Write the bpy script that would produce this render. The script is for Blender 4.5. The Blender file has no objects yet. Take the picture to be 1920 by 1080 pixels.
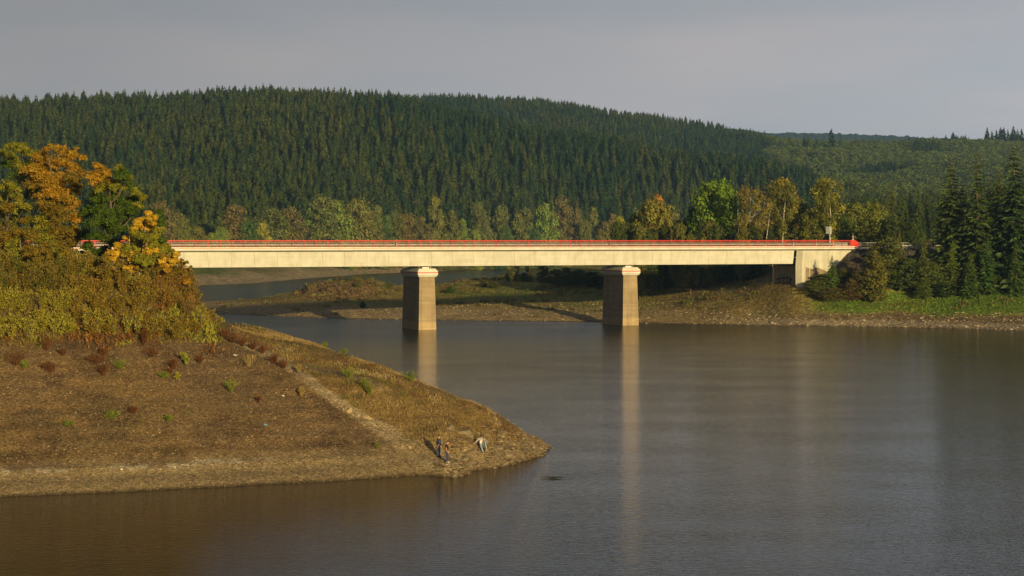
import bpy, bmesh, math, random
import numpy as np
from mathutils import Vector, Matrix
R = math.radians
sc = bpy.context.scene
C = sc.collection
# ------------------------------------------------------------------ camera, sky, sun, exposure
F, H, HY = 3360.0, 18.5, 450.0          # focal length in photo pixels, eye height over the water, horizon row
cam = bpy.data.cameras.new('camera'); camo = bpy.data.objects.new('camera', cam); C.objects.link(camo)
camo.location = (0, 0, H); camo.rotation_euler = (R(90), 0, 0)
cam.sensor_width = 36; cam.lens = F/1920*36; cam.shift_y = -90/1920
cam.clip_start = 1; cam.clip_end = 30000
sc.camera = camo
SUN_E, SUN_A = 9.5, R(155.8)
world = bpy.data.worlds.new("World"); sc.world = world; world.use_nodes = True
nt = world.node_tree; nt.nodes.clear()
def N(nt, typ, **kw):
    n = nt.nodes.new(typ)
    for k, v in kw.items():
        if k.startswith('i_'): n.inputs[k[2:].replace('_', ' ')].default_value = v
        else: setattr(n, k, v)
    return n
def L(nt, a, b): nt.links.new(a, b)
sky = N(nt, 'ShaderNodeTexSky', sky_type='NISHITA', sun_disc=False, sun_elevation=R(SUN_E), sun_rotation=SUN_A,
        dust_density=3.0, air_density=1.0, ozone_density=1.0)
hs = N(nt, 'ShaderNodeHueSaturation'); hs.inputs['Saturation'].default_value = 0.45
L(nt, sky.outputs[0], hs.inputs['Color'])
tc = N(nt, 'ShaderNodeTexCoord'); mp = N(nt, 'ShaderNodeMapping'); mp.inputs['Scale'].default_value = (1.6, 1.6, 9)
L(nt, tc.outputs['Generated'], mp.inputs[0])
cn = N(nt, 'ShaderNodeTexNoise'); cn.inputs['Scale'].default_value = 1.7; cn.inputs['Detail'].default_value = 5; cn.inputs['Roughness'].default_value = .5
L(nt, mp.outputs[0], cn.inputs['Vector'])
cr = N(nt, 'ShaderNodeValToRGB'); cr.color_ramp.elements[0].position = .40; cr.color_ramp.elements[1].position = .66
cr.color_ramp.elements[0].color = (2.34, 2.42, 2.68, 1); cr.color_ramp.elements[1].color = (3.10, 2.74, 2.78, 1)
L(nt, cn.outputs['Fac'], cr.inputs[0])
sx = N(nt, 'ShaderNodeSeparateXYZ'); L(nt, tc.outputs['Generated'], sx.inputs[0])
mr = N(nt, 'ShaderNodeMapRange'); mr.inputs[1].default_value = 0; mr.inputs[2].default_value = .30; mr.inputs[3].default_value = 1.36; mr.inputs[4].default_value = .20
L(nt, sx.outputs['Z'], mr.inputs[0])
az = N(nt, 'ShaderNodeMapRange'); az.inputs[1].default_value = -.25; az.inputs[2].default_value = .4; az.inputs[3].default_value = 1.02; az.inputs[4].default_value = 1.95; L(nt, sx.outputs['X'], az.inputs[0])   # the cloud veil thins to the right
am = N(nt, 'ShaderNodeMath', operation='MULTIPLY'); L(nt, az.outputs[0], am.inputs[0]); L(nt, mr.outputs[0], am.inputs[1])
mlt = N(nt, 'ShaderNodeVectorMath', operation='SCALE'); L(nt, cr.outputs[0], mlt.inputs[0]); L(nt, am.outputs[0], mlt.inputs['Scale'])
mx = N(nt, 'ShaderNodeMix', data_type='RGBA'); mx.inputs[0].default_value = .85
L(nt, hs.outputs[0], mx.inputs[6]); L(nt, mlt.outputs[0], mx.inputs[7])
bg = N(nt, 'ShaderNodeBackground'); bg.inputs['Strength'].default_value = .12
wo = N(nt, 'ShaderNodeOutputWorld'); L(nt, mx.outputs[2], bg.inputs[0]); L(nt, bg.outputs[0], wo.inputs[0])
sd = bpy.data.lights.new('sun', 'SUN'); sd.energy = 5.0; sd.angle = R(.5); sd.color = (1, .77, .35)
so = bpy.data.objects.new('sun', sd); C.objects.link(so)
sdir = Vector((math.sin(SUN_A)*math.cos(R(SUN_E)), math.cos(SUN_A)*math.cos(R(SUN_E)), math.sin(R(SUN_E))))
so.rotation_euler = sdir.to_track_quat('Z', 'Y').to_euler(); so.location = (60, -60, 120)
sc.view_settings.view_transform = 'Standard'; sc.view_settings.look = 'None'; sc.view_settings.gamma = 1
sc.view_settings.exposure = 0; sc.render.engine = 'CYCLES'
sc.cycles.max_bounces = 6; sc.cycles.volume_bounces = 0; sc.cycles.transparent_max_bounces = 4

# ------------------------------------------------------------------ helpers
rng = np.random.default_rng(7)
def P(px, py, d): return ((px-960)/F*d, d, H-(py-HY)/F*d)
def Pz(px, py, z):
    d = (H-z)*F/(py-HY); return ((px-960)/F*d, d, z)
def tag(o, label=None, cat=None, group=None, kind=None):
    if label: o['label'] = label
    if cat: o['category'] = cat
    if group: o['group'] = group
    if kind: o['kind'] = kind
    return o
def link(name, me, mat=None, parent=None):
    o = bpy.data.objects.new(name, me); C.objects.link(o)
    if mat is not None:
        me.materials.clear()
        for m in (mat if isinstance(mat, (list, tuple)) else [mat]): me.materials.append(m)
    if parent: o.parent = parent
    return o
def empty(name, loc, rz=0, **kw):
    o = bpy.data.objects.new(name, None); C.objects.link(o); o.location = loc; o.rotation_euler = (0, 0, rz)
    o.empty_display_size = .5
    return tag(o, **kw)
def npmesh(name, V, Fc, col=None, smooth=False):
    """V (n,3), Fc (m,k)"""
    V = np.asarray(V, np.float32); Fc = np.asarray(Fc, np.int32); k = Fc.shape[1]
    me = bpy.data.meshes.new(name); me.vertices.add(len(V)); me.vertices.foreach_set('co', V.ravel())
    me.loops.add(Fc.size); me.loops.foreach_set('vertex_index', Fc.ravel())
    me.polygons.add(len(Fc)); me.polygons.foreach_set('loop_start', np.arange(0, Fc.size, k, dtype=np.int32))
    me.update(calc_edges=True)
    me.polygons.foreach_set('use_smooth', np.full(len(Fc), smooth))
    if col is not None:
        a = me.color_attributes.new('Col', 'FLOAT_COLOR', 'POINT')
        c = np.ones((len(V), 4), np.float32); c[:, :3] = col; a.data.foreach_set('color', c.ravel())
    me.validate(); return me
class MB:
    def __init__(s): s.v = []; s.f = []
    def add(s, v, f):
        n = len(s.v); s.v += [tuple(a) for a in v]; s.f += [tuple(i+n for i in q) for q in f]; return s
    def box(s, x0, x1, y0, y1, z0, z1):
        return s.add([(x0,y0,z0),(x1,y0,z0),(x1,y1,z0),(x0,y1,z0),(x0,y0,z1),(x1,y0,z1),(x1,y1,z1),(x0,y1,z1)],
                     [(0,3,2,1),(4,5,6,7),(0,1,5,4),(1,2,6,5),(2,3,7,6),(3,0,4,7)])
    def prism_x(s, yz, x0, x1):
        n = len(yz); v = [(x0,y,z) for y,z in yz]+[(x1,y,z) for y,z in yz]
        return s.add(v, [tuple(range(n))[::-1], tuple(range(n,2*n))]+[(i,(i+1)%n,(i+1)%n+n,i+n) for i in range(n)])
    def prism_y(s, xz, y0, y1):
        n = len(xz); v = [(x,y0,z) for x,z in xz]+[(x,y1,z) for x,z in xz]
        return s.add(v, [tuple(range(n)), tuple(range(n,2*n))[::-1]]+[((i+1)%n,i,i+n,(i+1)%n+n) for i in range(n)])
    def loft(s, secs):
        """secs: list of (hx, hy, z, cx, cy) rectangles"""
        v = []
        for hx, hy, z, cx, cy in secs: v += [(cx-hx,cy-hy,z),(cx+hx,cy-hy,z),(cx+hx,cy+hy,z),(cx-hx,cy+hy,z)]
        f = [(3,2,1,0)]; m = len(secs)
        for k in range(m-1):
            for i in range(4): f.append((4*k+i, 4*k+(i+1)%4, 4*k+4+(i+1)%4, 4*k+4+i))
        f.append((4*m-4,4*m-3,4*m-2,4*m-1)); return s.add(v, f)
    def tube(s, pts, rad, n=6):
        pts = [Vector(p) for p in pts]; v = []; f = []
        for i, p in enumerate(pts):
            t = (pts[min(i+1,len(pts)-1)]-pts[max(i-1,0)]).normalized()
            a = t.cross(Vector((.3,.1,1)) if abs(t.z) < .9 else Vector((1,.2,0))).normalized(); b = t.cross(a)
            r = rad[i] if hasattr(rad, '__len__') else rad
            for k in range(n):
                w = 2*math.pi*k/n; v.append(p+(a*math.cos(w)+b*math.sin(w))*r)
        for i in range(len(pts)-1):
            for k in range(n): f.append((i*n+k, i*n+(k+1)%n, (i+1)*n+(k+1)%n, (i+1)*n+k))
        f.append(tuple(range(n))[::-1]); f.append(tuple((len(pts)-1)*n+k for k in range(n)))
        return s.add(v, f)
    def mesh(s, name):
        me = bpy.data.meshes.new(name); me.from_pydata(s.v, [], s.f); me.update(); return me
    def build(s, name, mat, parent=None, bevel=0):
        me = s.mesh(name)
        bm = bmesh.new(); bm.from_mesh(me); bmesh.ops.recalc_face_normals(bm, faces=bm.faces); bm.to_mesh(me); bm.free()
        o = link(name, me, mat, parent)
        if bevel:
            b = o.modifiers.new('bevel', 'BEVEL'); b.width = bevel; b.segments = 2; b.limit_method = 'ANGLE'
        return o
# numpy value noise
_T = np.random.default_rng(3).random((256, 256))
def vn(x, y):
    xi = np.floor(x).astype(int); yi = np.floor(y).astype(int); fx = x-xi; fy = y-yi
    fx = fx*fx*(3-2*fx); fy = fy*fy*(3-2*fy)
    a = _T[xi & 255, yi & 255]; b = _T[(xi+1) & 255, yi & 255]; c = _T[xi & 255, (yi+1) & 255]; d = _T[(xi+1) & 255, (yi+1) & 255]
    return (a*(1-fx)+b*fx)*(1-fy)+(c*(1-fx)+d*fx)*fy
def fbm(x, y, o=4, g=.5):
    s = 0; a = 1; t = 0
    for k in range(o): s = s+a*(vn(x*2**k+17*k, y*2**k+31*k)-.5)*2; t += a; a *= g
    return s/t
def sst(a, b, x): t = np.clip((x-a)/(b-a), 0, 1); return t*t*(3-2*t)
class TPS:
    def __init__(s, pts, lam=0.0, sc=1.0, ysc=1.0):
        p = np.array(pts, float); s.c = p[:, :2]*[1, ysc]/sc; s.sc = sc; s.ysc = ysc; n = len(p)
        K = s.k(np.linalg.norm(s.c[:, None]-s.c[None], axis=2))+lam*np.eye(n)
        Q = np.c_[np.ones(n), s.c]; A = np.block([[K, Q], [Q.T, np.zeros((3, 3))]])
        s.w = np.linalg.solve(A, np.r_[p[:, 2], 0, 0, 0])
    @staticmethod
    def k(r): return r*r*np.log(np.maximum(r, 1e-9))
    def __call__(s, x, y):
        x = np.asarray(x, float); y = np.asarray(y, float); sh = x.shape; q = np.c_[x.ravel(), y.ravel()*s.ysc]/s.sc; out = np.empty(len(q))
        for i in range(0, len(q), 20000):
            b = q[i:i+20000]; r = np.linalg.norm(b[:, None]-s.c[None], axis=2); out[i:i+20000] = s.k(r)@s.w[:-3]+s.w[-3]+b@s.w[-2:]
        return out.reshape(sh)
def grid(name, fn, x0, x1, y0, y1, dx, dy, colfn=None, smooth=True):
    xs = np.arange(x0, x1+dx/2, dx); ys = np.arange(y0, y1+dy/2, dy); X, Y = np.meshgrid(xs, ys); Z = fn(X, Y)
    n, m = X.shape; i = np.arange(n*m).reshape(n, m); Fc = np.stack([i[:-1,:-1], i[:-1,1:], i[1:,1:], i[1:,:-1]], -1).reshape(-1, 4)
    V = np.stack([X, Y, Z], -1).reshape(-1, 3)
    keep = (Z.ravel()[Fc].max(1) > -2.2); Fc = Fc[keep]
    used = np.unique(Fc); rm = np.full(len(V), -1); rm[used] = np.arange(len(used)); V = V[used]; Fc = rm[Fc]
    col = colfn(V[:, 0], V[:, 1], V[:, 2]) if colfn else None
    return npmesh(name, V, Fc, col, smooth)

# ------------------------------------------------------------------ materials
def mat(name, color=(.5,.5,.5), rough=.7, metal=0.0, spec=.3):
    m = bpy.data.materials.new(name); m.use_nodes = True; b = m.node_tree.nodes['Principled BSDF']
    b.inputs['Base Color'].default_value = (*color, 1); b.inputs['Roughness'].default_value = rough
    b.inputs['Metallic'].default_value = metal; b.inputs['Specular IOR Level'].default_value = spec
    return m
def noisy(name, c1, c2, scale=3.0, stretch=(1,1,1), rough=.8, bump=0.0, bscale=None, spec=.2, detail=6, lo=.35, hi=.65, metal=0):
    m = mat(name, c1, rough, metal, spec); t = m.node_tree; b = t.nodes['Principled BSDF']
    tc = N(t, 'ShaderNodeTexCoord'); mp = N(t, 'ShaderNodeMapping'); mp.inputs['Scale'].default_value = stretch; L(t, tc.outputs['Object'], mp.inputs[0])
    n = N(t, 'ShaderNodeTexNoise'); n.inputs['Scale'].default_value = scale; n.inputs['Detail'].default_value = detail; L(t, mp.outputs[0], n.inputs['Vector'])
    r = N(t, 'ShaderNodeValToRGB'); r.color_ramp.elements[0].position = lo; r.color_ramp.elements[1].position = hi
    r.color_ramp.elements[0].color = (*c1, 1); r.color_ramp.elements[1].color = (*c2, 1); L(t, n.outputs['Fac'], r.inputs[0]); L(t, r.outputs[0], b.inputs['Base Color'])
    if bump:
        n2 = N(t, 'ShaderNodeTexNoise'); n2.inputs['Scale'].default_value = bscale or scale*3; L(t, mp.outputs[0], n2.inputs['Vector'])
        bp = N(t, 'ShaderNodeBump'); bp.inputs['Strength'].default_value = 1; bp.inputs['Distance'].default_value = bump; L(t, n2.outputs['Fac'], bp.inputs['Height']); L(t, bp.outputs[0], b.inputs['Normal'])
    return m
def mulnode(t, a, b):
    x = N(t, 'ShaderNodeMix', data_type='RGBA', blend_type='MULTIPLY'); x.inputs[0].default_value = 1
    L(t, a, x.inputs[6]); L(t, b, x.inputs[7]); return x.outputs[2]
def foliage(name, rnd=.0, calm=False, tint=None, rcol=(.5,.4,.2), trans=.25, objcol=True):
    """leaf colour = vertex colour x object colour, a share of the instances leaning to rcol"""
    m = mat(name, rough=.62, spec=.25); t = m.node_tree; b = t.nodes['Principled BSDF']; out = t.nodes['Material Output']
    a = N(t, 'ShaderNodeVertexColor', layer_name='Col'); oi = N(t, 'ShaderNodeObjectInfo'); c = a.outputs[0]
    if objcol: c = mulnode(t, c, oi.outputs['Color'])
    if tint: tn = N(t, 'ShaderNodeRGB'); tn.outputs[0].default_value = (*tint, 1); c = mulnode(t, c, tn.outputs[0])
    if rnd:
        r = N(t, 'ShaderNodeValToRGB'); e = r.color_ramp.elements; e[0].color = (.55,.74,.95,1); e[1].color = (1.3,1.2,.9,1); e[1].position = .78
        x = e.new(.4); x.color = (.98,.98,.95,1); x = e.new(.90); x.color = (1.45,1.2,.85,1); x = e.new(.97); x.color = (*rcol, 1)
        if calm: e[0].color = (.8,.88,.9,1); e[2].color = (1.12,1.08,.95,1); e[3].color = (1.15,1.05,.9,1)
        L(t, oi.outputs['Random'], r.inputs[0]); c = mulnode(t, c, r.outputs[0])
    L(t, c, b.inputs['Base Color'])
    tr = N(t, 'ShaderNodeBsdfTranslucent'); L(t, c, tr.inputs[0]); ms = N(t, 'ShaderNodeMixShader'); ms.inputs[0].default_value = trans
    L(t, b.outputs[0], ms.inputs[1]); L(t, tr.outputs[0], ms.inputs[2]); L(t, ms.outputs[0], out.inputs[0])
    return m
def ground(name, speck=6.0, bump=.05, contrast=.5, fine=2.6):
    """vertex colour zones broken up by stones and soil"""
    m = mat(name, rough=.92, spec=.1); t = m.node_tree; b = t.nodes['Principled BSDF']
    a = N(t, 'ShaderNodeVertexColor', layer_name='Col'); tc = N(t, 'ShaderNodeTexCoord')
    v = N(t, 'ShaderNodeTexVoronoi'); v.inputs['Scale'].default_value = speck; L(t, tc.outputs['Object'], v.inputs['Vector'])
    sep = N(t, 'ShaderNodeSeparateColor'); L(t, v.outputs['Color'], sep.inputs[0])
    r = N(t, 'ShaderNodeValToRGB'); e = r.color_ramp.elements; e[0].color = (1-contrast,)*3+(1,); e[1].color = (1+contrast*1.5, 1+contrast*1.35, 1+contrast*1.1, 1); e[0].position = .05; e[1].position = 1
    x = e.new(.5); x.color = (.95,.95,.95,1); x = e.new(.88); x.color = (1.15,1.12,1.1,1)
    L(t, sep.outputs[0], r.inputs[0]); c = mulnode(t, a.outputs[0], r.outputs[0])
    n = N(t, 'ShaderNodeTexNoise'); n.inputs['Scale'].default_value = fine; n.inputs['Detail'].default_value = 8; n.inputs['Roughness'].default_value = .7; L(t, tc.outputs['Object'], n.inputs['Vector'])
    r2 = N(t, 'ShaderNodeValToRGB'); e = r2.color_ramp.elements; e[0].position = .3; e[1].position = .7; e[0].color = (.6,.6,.58,1); e[1].color = (1.35,1.32,1.3,1)
    L(t, n.outputs['Fac'], r2.inputs[0]); c = mulnode(t, c, r2.outputs[0]); L(t, c, b.inputs['Base Color'])
    mm = N(t, 'ShaderNodeMath', operation='ADD'); L(t, v.outputs['Distance'], mm.inputs[0]); L(t, n.outputs['Fac'], mm.inputs[1])
    bp = N(t, 'ShaderNodeBump'); bp.inputs['Distance'].default_value = bump; bp.inputs['Strength'].default_value = 1; L(t, mm.outputs[0], bp.inputs['Height']); L(t, bp.outputs[0], b.inputs['Normal'])
    return m
def concrete(name, base, dark, joint=0.0, streak=.0, mark=None, board=9.0):
    m = mat(name, base, .8, 0, .25); t = m.node_tree; b = t.nodes['Principled BSDF']; tc = N(t, 'ShaderNodeTexCoord')
    def nz(scale, st, lo, hi, c0, c1, det=5):
        mp = N(t, 'ShaderNodeMapping'); mp.inputs['Scale'].default_value = st; L(t, tc.outputs['Object'], mp.inputs[0])
        n = N(t, 'ShaderNodeTexNoise'); n.inputs['Scale'].default_value = scale; n.inputs['Detail'].default_value = det; L(t, mp.outputs[0], n.inputs['Vector'])
        r = N(t, 'ShaderNodeValToRGB'); e = r.color_ramp.elements; e[0].position = lo; e[1].position = hi; e[0].color = (*c0, 1); e[1].color = (*c1, 1)
        L(t, n.outputs['Fac'], r.inputs[0]); return r.outputs[0]
    c = nz(1.0, (.12,.12,board), .3, .7, dark, base)                       # board marks running level
    c = mulnode(t, c, nz(.5, (1,1,1), .3, .7, (.86,.86,.84), (1.06,1.06,1.06)))
    if streak: c = mulnode(t, c, nz(1.2, (1.3,1.3,.05), .42, .72, (1,1,1), (1-streak,1-streak,1-streak)))
    sep = N(t, 'ShaderNodeSeparateXYZ'); L(t, tc.outputs['Object'], sep.inputs[0])
    if joint:                                                             # slanted pour joints
        z = N(t, 'ShaderNodeMath', operation='MULTIPLY_ADD'); z.inputs[1].default_value = .12; L(t, sep.outputs['Z'], z.inputs[0]); L(t, sep.outputs['X'], z.inputs[2])
        d = N(t, 'ShaderNodeMath', operation='DIVIDE'); d.inputs[1].default_value = joint; L(t, z.outputs[0], d.inputs[0])
        f = N(t, 'ShaderNodeMath', operation='FRACT'); L(t, d.outputs[0], f.inputs[0])
        r = N(t, 'ShaderNodeValToRGB'); e = r.color_ramp.elements; e[0].position = .0; e[0].color = (.66,.63,.55,1); e[1].position = .04; e[1].color = (1,1,1,1)
        L(t, f.outputs[0], r.inputs[0]); c = mulnode(t, c, r.outputs[0])
    if mark:
        r = N(t, 'ShaderNodeValToRGB'); e = r.color_ramp.elements; e[0].position = 0; e[0].color = (1.35,1.3,1.2,1); e[1].position = 1; e[1].color = (1,1,1,1)
        q = N(t, 'ShaderNodeMapRange'); q.inputs[1].default_value = mark-.15; q.inputs[2].default_value = mark+.15; L(t, sep.outputs['Z'], q.inputs[0]); L(t, q.outputs[0], r.inputs[0]); c = mulnode(t, c, r.outputs[0])
    L(t, c, b.inputs['Base Color'])
    return m
M = {}
M['girder'] = concrete('concrete_girder', (.68,.66,.60), (.60,.575,.50), joint=4.7, streak=.12)
M['white'] = concrete('concrete_pale', (.72,.70,.62), (.66,.64,.56), streak=.06)
M['abut'] = concrete('concrete_abutment', (.64,.61,.51), (.58,.55,.45), streak=.22, board=.6)
M['pier'] = concrete('concrete_pier', (.40,.305,.19), (.29,.215,.13), streak=.28, mark=1.5, board=2.2)
M['stain'] = concrete('concrete_stained', (.34,.26,.17), (.26,.20,.13), streak=.3)
M['red'] = mat('red_paint', (.62,.035,.02), .45, 0, .4)
M['zinc'] = noisy('galvanised_steel', (.42,.41,.39), (.55,.53,.50), 2, rough=.5, metal=.3)
M['rubber'] = mat('bearing_rubber', (.02,.02,.02), .8)
M['asphalt'] = noisy('asphalt', (.045,.045,.045), (.07,.068,.065), 3)
M['bark'] = noisy('bark', (.10,.075,.05), (.19,.15,.11), 6, (1,1,.3), bump=.02)
M['birch'] = noisy('birch_bark', (.62,.58,.50), (.16,.13,.11), 4, (1,1,2.2), lo=.52, hi=.62)
M['sprbark'] = noisy('spruce_bark', (.09,.06,.04), (.17,.12,.08), 5, (1,1,.4))
M['leaf'] = foliage('broad_leaves', trans=.3)
M['leafr'] = foliage('far_broad_leaves', rnd=1, calm=True, rcol=(1.25,1.08,.8), trans=.25)
M['needle'] = foliage('spruce_needles', rnd=1, rcol=(1.9,1.3,.95), trans=.08)
M['grass'] = foliage('grass_blades', trans=.3, objcol=False)
M['stone'] = foliage('stones', trans=0.0, objcol=False)

# ------------------------------------------------------------------ terrain: near headland
cp = []
def col(px, pyw, s, pys):
    d0 = H*F/(pyw-HY)
    for y in pys:
        d = (H+s*d0)/(s+(y-HY)/F); cp.append(((px-960)/F*d, d, s*(d-d0)))
wl = [(-250,944),(-100,937),(0,932),(100,928),(200,924),(300,919),(400,914),(500,909),(600,904),(700,897.5),(800,891.5),(880,883.5),(920,878),(962,871),(1000,860),(1022,851)]
for px, py in wl:
    x, y, z = Pz(px, py, 0); cp.append((x, y, 0)); cp.append((x+.4, y-6, -1.9))
cp += [Pz(1029,847,-.15), (5.6,157.5,-1.2), (4.6,152,-1.1), (5,161,-2.4)]
for px, s in ((-250,.47),(-100,.47),(0,.46),(100,.46),(200,.46),(300,.455)): col(px, np.interp(px, [a for a,_ in wl], [b for _,b in wl]), s, (870,800,720,650,590,535))
col(370, 915.5, .44, (860,790,720,660)); col(450, 911.5, .42, (850,780,720,670)); col(560, 906, .42, (860,800,740,705)); col(640, 901.5, .40, (870,820,765))
col(700, 897.5, .40, (870,830,795)); col(780, 893, .35, (875,850))
cp += [Pz(780,805,2.8), Pz(700,735,5.6), Pz(620,690,7.1), Pz(838,868,.9), Pz(838,806,2.9), Pz(903,851,1.0), Pz(903,810,2.3), Pz(960,840,1.0)]
crest = [(400,607,10.0),(480,621,8.9),(560,637,8.3),(600,649,7.9),(700,681,7.2),(780,716,6.0),(838,743,4.9),(903,767,3.9),(960,803,2.2),(1000,831,.8)]
for a in crest:
    x, y, z = Pz(*a); cp.append((x, y, z)); cp.append((x+1.5+z*.25, y+3+z*.9, z*.5-.4)); cp.append((x+4+z*.5, y+5+z*2.0, -1.8))
cp += [(-31,165,13.4),P(342,542,166),P(362,568,167),P(384,598,171),(-30.5,173,10.9),(-33,182,10.6),(-38,170,13.9),(-45,172,14.5),(-60,170,15.0),(-80,172,15.6),(-42,186,13.6),(-60,190,15),(-35,192,9),(-30,200,4),(-27,212,-1),(-45,205,11),(-37,215,1),
       (-33,225,-1.8),(-60,220,14.5),(-80,215,16.5),(-47,225,5),(-40,238,-1),(-55,245,8),(-44,250,-1.5),(-75,250,14),(-110,200,18),(-110,240,17.5)]
cp += [(-53,300,-.5),(-51,300,-1.8),(-60,300,7.5),(-72,300,13),(-66.5,349,8),(-63,351,1),(-61,352,-1.6),(-72,347,13),(-82,343,16),(-110,330,16.3),(-73,400,-.2),(-70,401,-1.8),(-84,400,5),(-100,400,10),(-150,420,17),(-150,300,18),(-90,440,-1.5),(-130,450,4)]
tpsA = TPS(cp, lam=1e-4, sc=20)
def hA0(x, y): return tpsA(x, y)
def hA(x, y):
    z = hA0(x, y); near = sst(240, 225, y)
    amp = sst(-.3, .8, z)
    px = x/np.maximum(y, 1)*F+960
    rocky = sst(780, 860, px)*sst(9, 2, z)
    z = z+amp*(fbm(x*.16, y*.16, 4)*.32+fbm(x*1.1, y*1.1, 3)*.07)
    z = z+amp*rocky*(np.abs(fbm(x*.55+y*.45, y*.28-x*.25, 4))*.55-.14)
    z = z+.12*np.exp(-((z-1.35)/.18)**2)*sst(900, 500, px)
    zz = z+fbm(x*.05, y*.05, 2)*.5; z = z+.05*np.sin(zz*7.5)*sst(10, 7, z)*sst(900, 600, px)*sst(.3, 1, z)*(.4+.6*vn(x*.07, y*.07))
    return z
def mixc(c, col, w): w = np.clip(w, 0, 1)[:, None]; return c*(1-w)+np.array(col)*w
def path_py(px): return np.interp(px, [440,480,520,560,600,640,680,720,760,800,860], [636,652,672,698,727,755,781,806,832,852,872])
def colA(x, y, z):
    px = x/y*F+960; py = HY+(H-z)/y*F
    n1 = fbm(x*.09, y*.09, 4); n2 = fbm(x*.35+9, y*.35, 4); n3 = fbm(x*1.4, y*1.4+5, 3)
    c = np.tile(np.array([.150,.102,.060]), (len(x), 1))
    c = mixc(c, (.205,.135,.062), .5+n1*1.9); c = mixc(c, (.095,.062,.036), sst(-.05,.4,n2+n1*.5)*.8); c = mixc(c, (.12,.085,.058), sst(.1,.35,fbm(x*.05+30,y*.12,3))*.7)
    c = mixc(c, (.125,.115,.045), sst(.15,.5,n1+n3*.35)*sst(560,800,py)*.35*sst(7,3,z)) # sparse green film
    band = sst(.0,.25,n3+.4*np.sin(z*7+n2*3)); c = mixc(c, (.21,.15,.08), band*.3)
    beach = sst(2.3, 1.1, z+n2*.35); c = mixc(c, (.27,.21,.12), beach*.85)
    c = mixc(c, (.17,.135,.085), sst(.35,.05,np.abs(z-.75+n2*.2))*.6*sst(900,500,px))
    c = mixc(c, (.50,.45,.36), sst(.22,.02,np.abs(z-1.45+n2*.12))*sst(-.1,.4,n3+n1)*sst(620,350,px)*.8)
    grass = sst(6, 14, path_py(px)-py)*sst(430, 470, px)+0.0
    g = np.clip(grass, 0, 1)
    gc = mixc(np.tile(np.array([.24,.165,.062]), (len(x), 1)), (.17,.16,.045), sst(-.1,.4,n2)*.8*sst(760,560,px)); gc = mixc(gc, (.15,.095,.045), sst(0,.45,n3+n1*.6)*.75)
    gc = mixc(gc, (.27,.205,.115), sst(2.0,.8,z+n2*.6))
    c = c*(1-g[:, None])+gc*g[:, None]
    sidepath = sst(8, 3, np.abs(py-np.interp(px, [560,620,700,750], [684,697,716,745])+n3*4))*sst(560,580,px)*sst(750,700,px)
    c = mixc(c, (.22,.18,.115), sidepath*.6)
    wpath = np.interp(px, [440,560,700,800,860], [6,9,12,24,12])
    c = mixc(c, (.36,.29,.18), sst(1.3, .9, np.abs(py-path_py(px)-2+n3*3)/wpath)*sst(430,470,px)*sst(880,830,px)*.85)
    yb = sst(720,780,px)*sst(880,820,px)*sst(790,815,py)*sst(868,850,py); c = mixc(c, (.33,.24,.11), yb*.6)
    veg = sst(655, 625, py+n2*22+n3*8)*sst(460, 415, px); c = mixc(c, (.16,.12,.045), veg*.9)
    c = mixc(c, (.10,.10,.03), veg*sst(0,.4,n2)*.6)
    c = mixc(c, (.07,.05,.03), sst(.22, .05, z)*.8)
    return c
gA = ground('shore_gravel', 8.0, .045, .42)
tag(link('headland_ground', grid('headland', hA, -82, 10, 122, 236, .3, .3, colA), gA), kind='structure')
def hA2(x, y): return hA0(x, y)+fbm(x*.1, y*.1, 3)*.5
tag(link('mainland_ground', grid('mainland', hA2, -170, -30, 232, 452, 1.5, 1.5, lambda x, y, z: np.tile(np.array([.14,.12,.05]), (len(x), 1))), gA), kind='structure')

# ------------------------------------------------------------------ bridge frame
BA = math.atan2(.403, .915); U = np.array([math.cos(BA), math.sin(BA)]); Vv = np.array([-math.sin(BA), math.cos(BA)])
BO = np.array([-19.2, 369.0])+Vv*5.0
def bw(x, y, z=0): p = BO+U*x+Vv*y; return (float(p[0]), float(p[1]), z)

# ------------------------------------------------------------------ terrain: middle bank with the right shore
cp = []
sh = [(366,586),(400,588),(450,590),(520,593),(600,596),(680,598),(750,599),(830,600.5),(900,601),(970,602),(1050,603),(1130,604.5),(1200,606),(1300,608),(1380,609),(1450,610),(1530,611),(1600,612),(1680,613.5),(1750,615),(1830,617.5),(1920,621),(2050,626),(2200,633)]
for px, py in sh: cp.append(Pz(px, py, 0)); x, y, z = Pz(px, py, 0); cp.append((x-.5, y-10, -1.8))
bk = [(385,566,1.2),(430,563,2.0),(500,557,2.8),(560,549,3.6),(600,538,4.7),(650,536,5.0),(690,535,5.2),(760,541,4.6),(850,532,5.0),(900,528,5.4),(950,523,6.0)]
for a in bk: x, y, z = Pz(*a); cp.append((x, y, z)); cp.append((x-3, y+34+z*2, -1.9))
cp += [Pz(*a) for a in [(430,578,.9),(500,574,1.5),(600,572,2.0),(650,577,1.9),(720,575,2.0),(800,575,2.2),(800,555,3.3),(880,560,3.2),(950,575,2.2),(1000,550,4.0),(1100,582,1.9),(1100,560,3.4),(1040,520,6.6),(1100,525,6.8),
       (1170,545,4.9),(1190,590,1.4),(1250,575,2.7)]]
def Pd(px, d, z): return ((px-960)/F*d, d, z)
cp += [Pd(1300,411,1.9),Pd(1300,430,4.0),Pd(1300,458,7.6),Pd(1380,404,2.6),Pd(1380,422,5.7),Pd(1380,446,8.2),Pd(1440,398,2.2),Pd(1440,408,5.0)]
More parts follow.
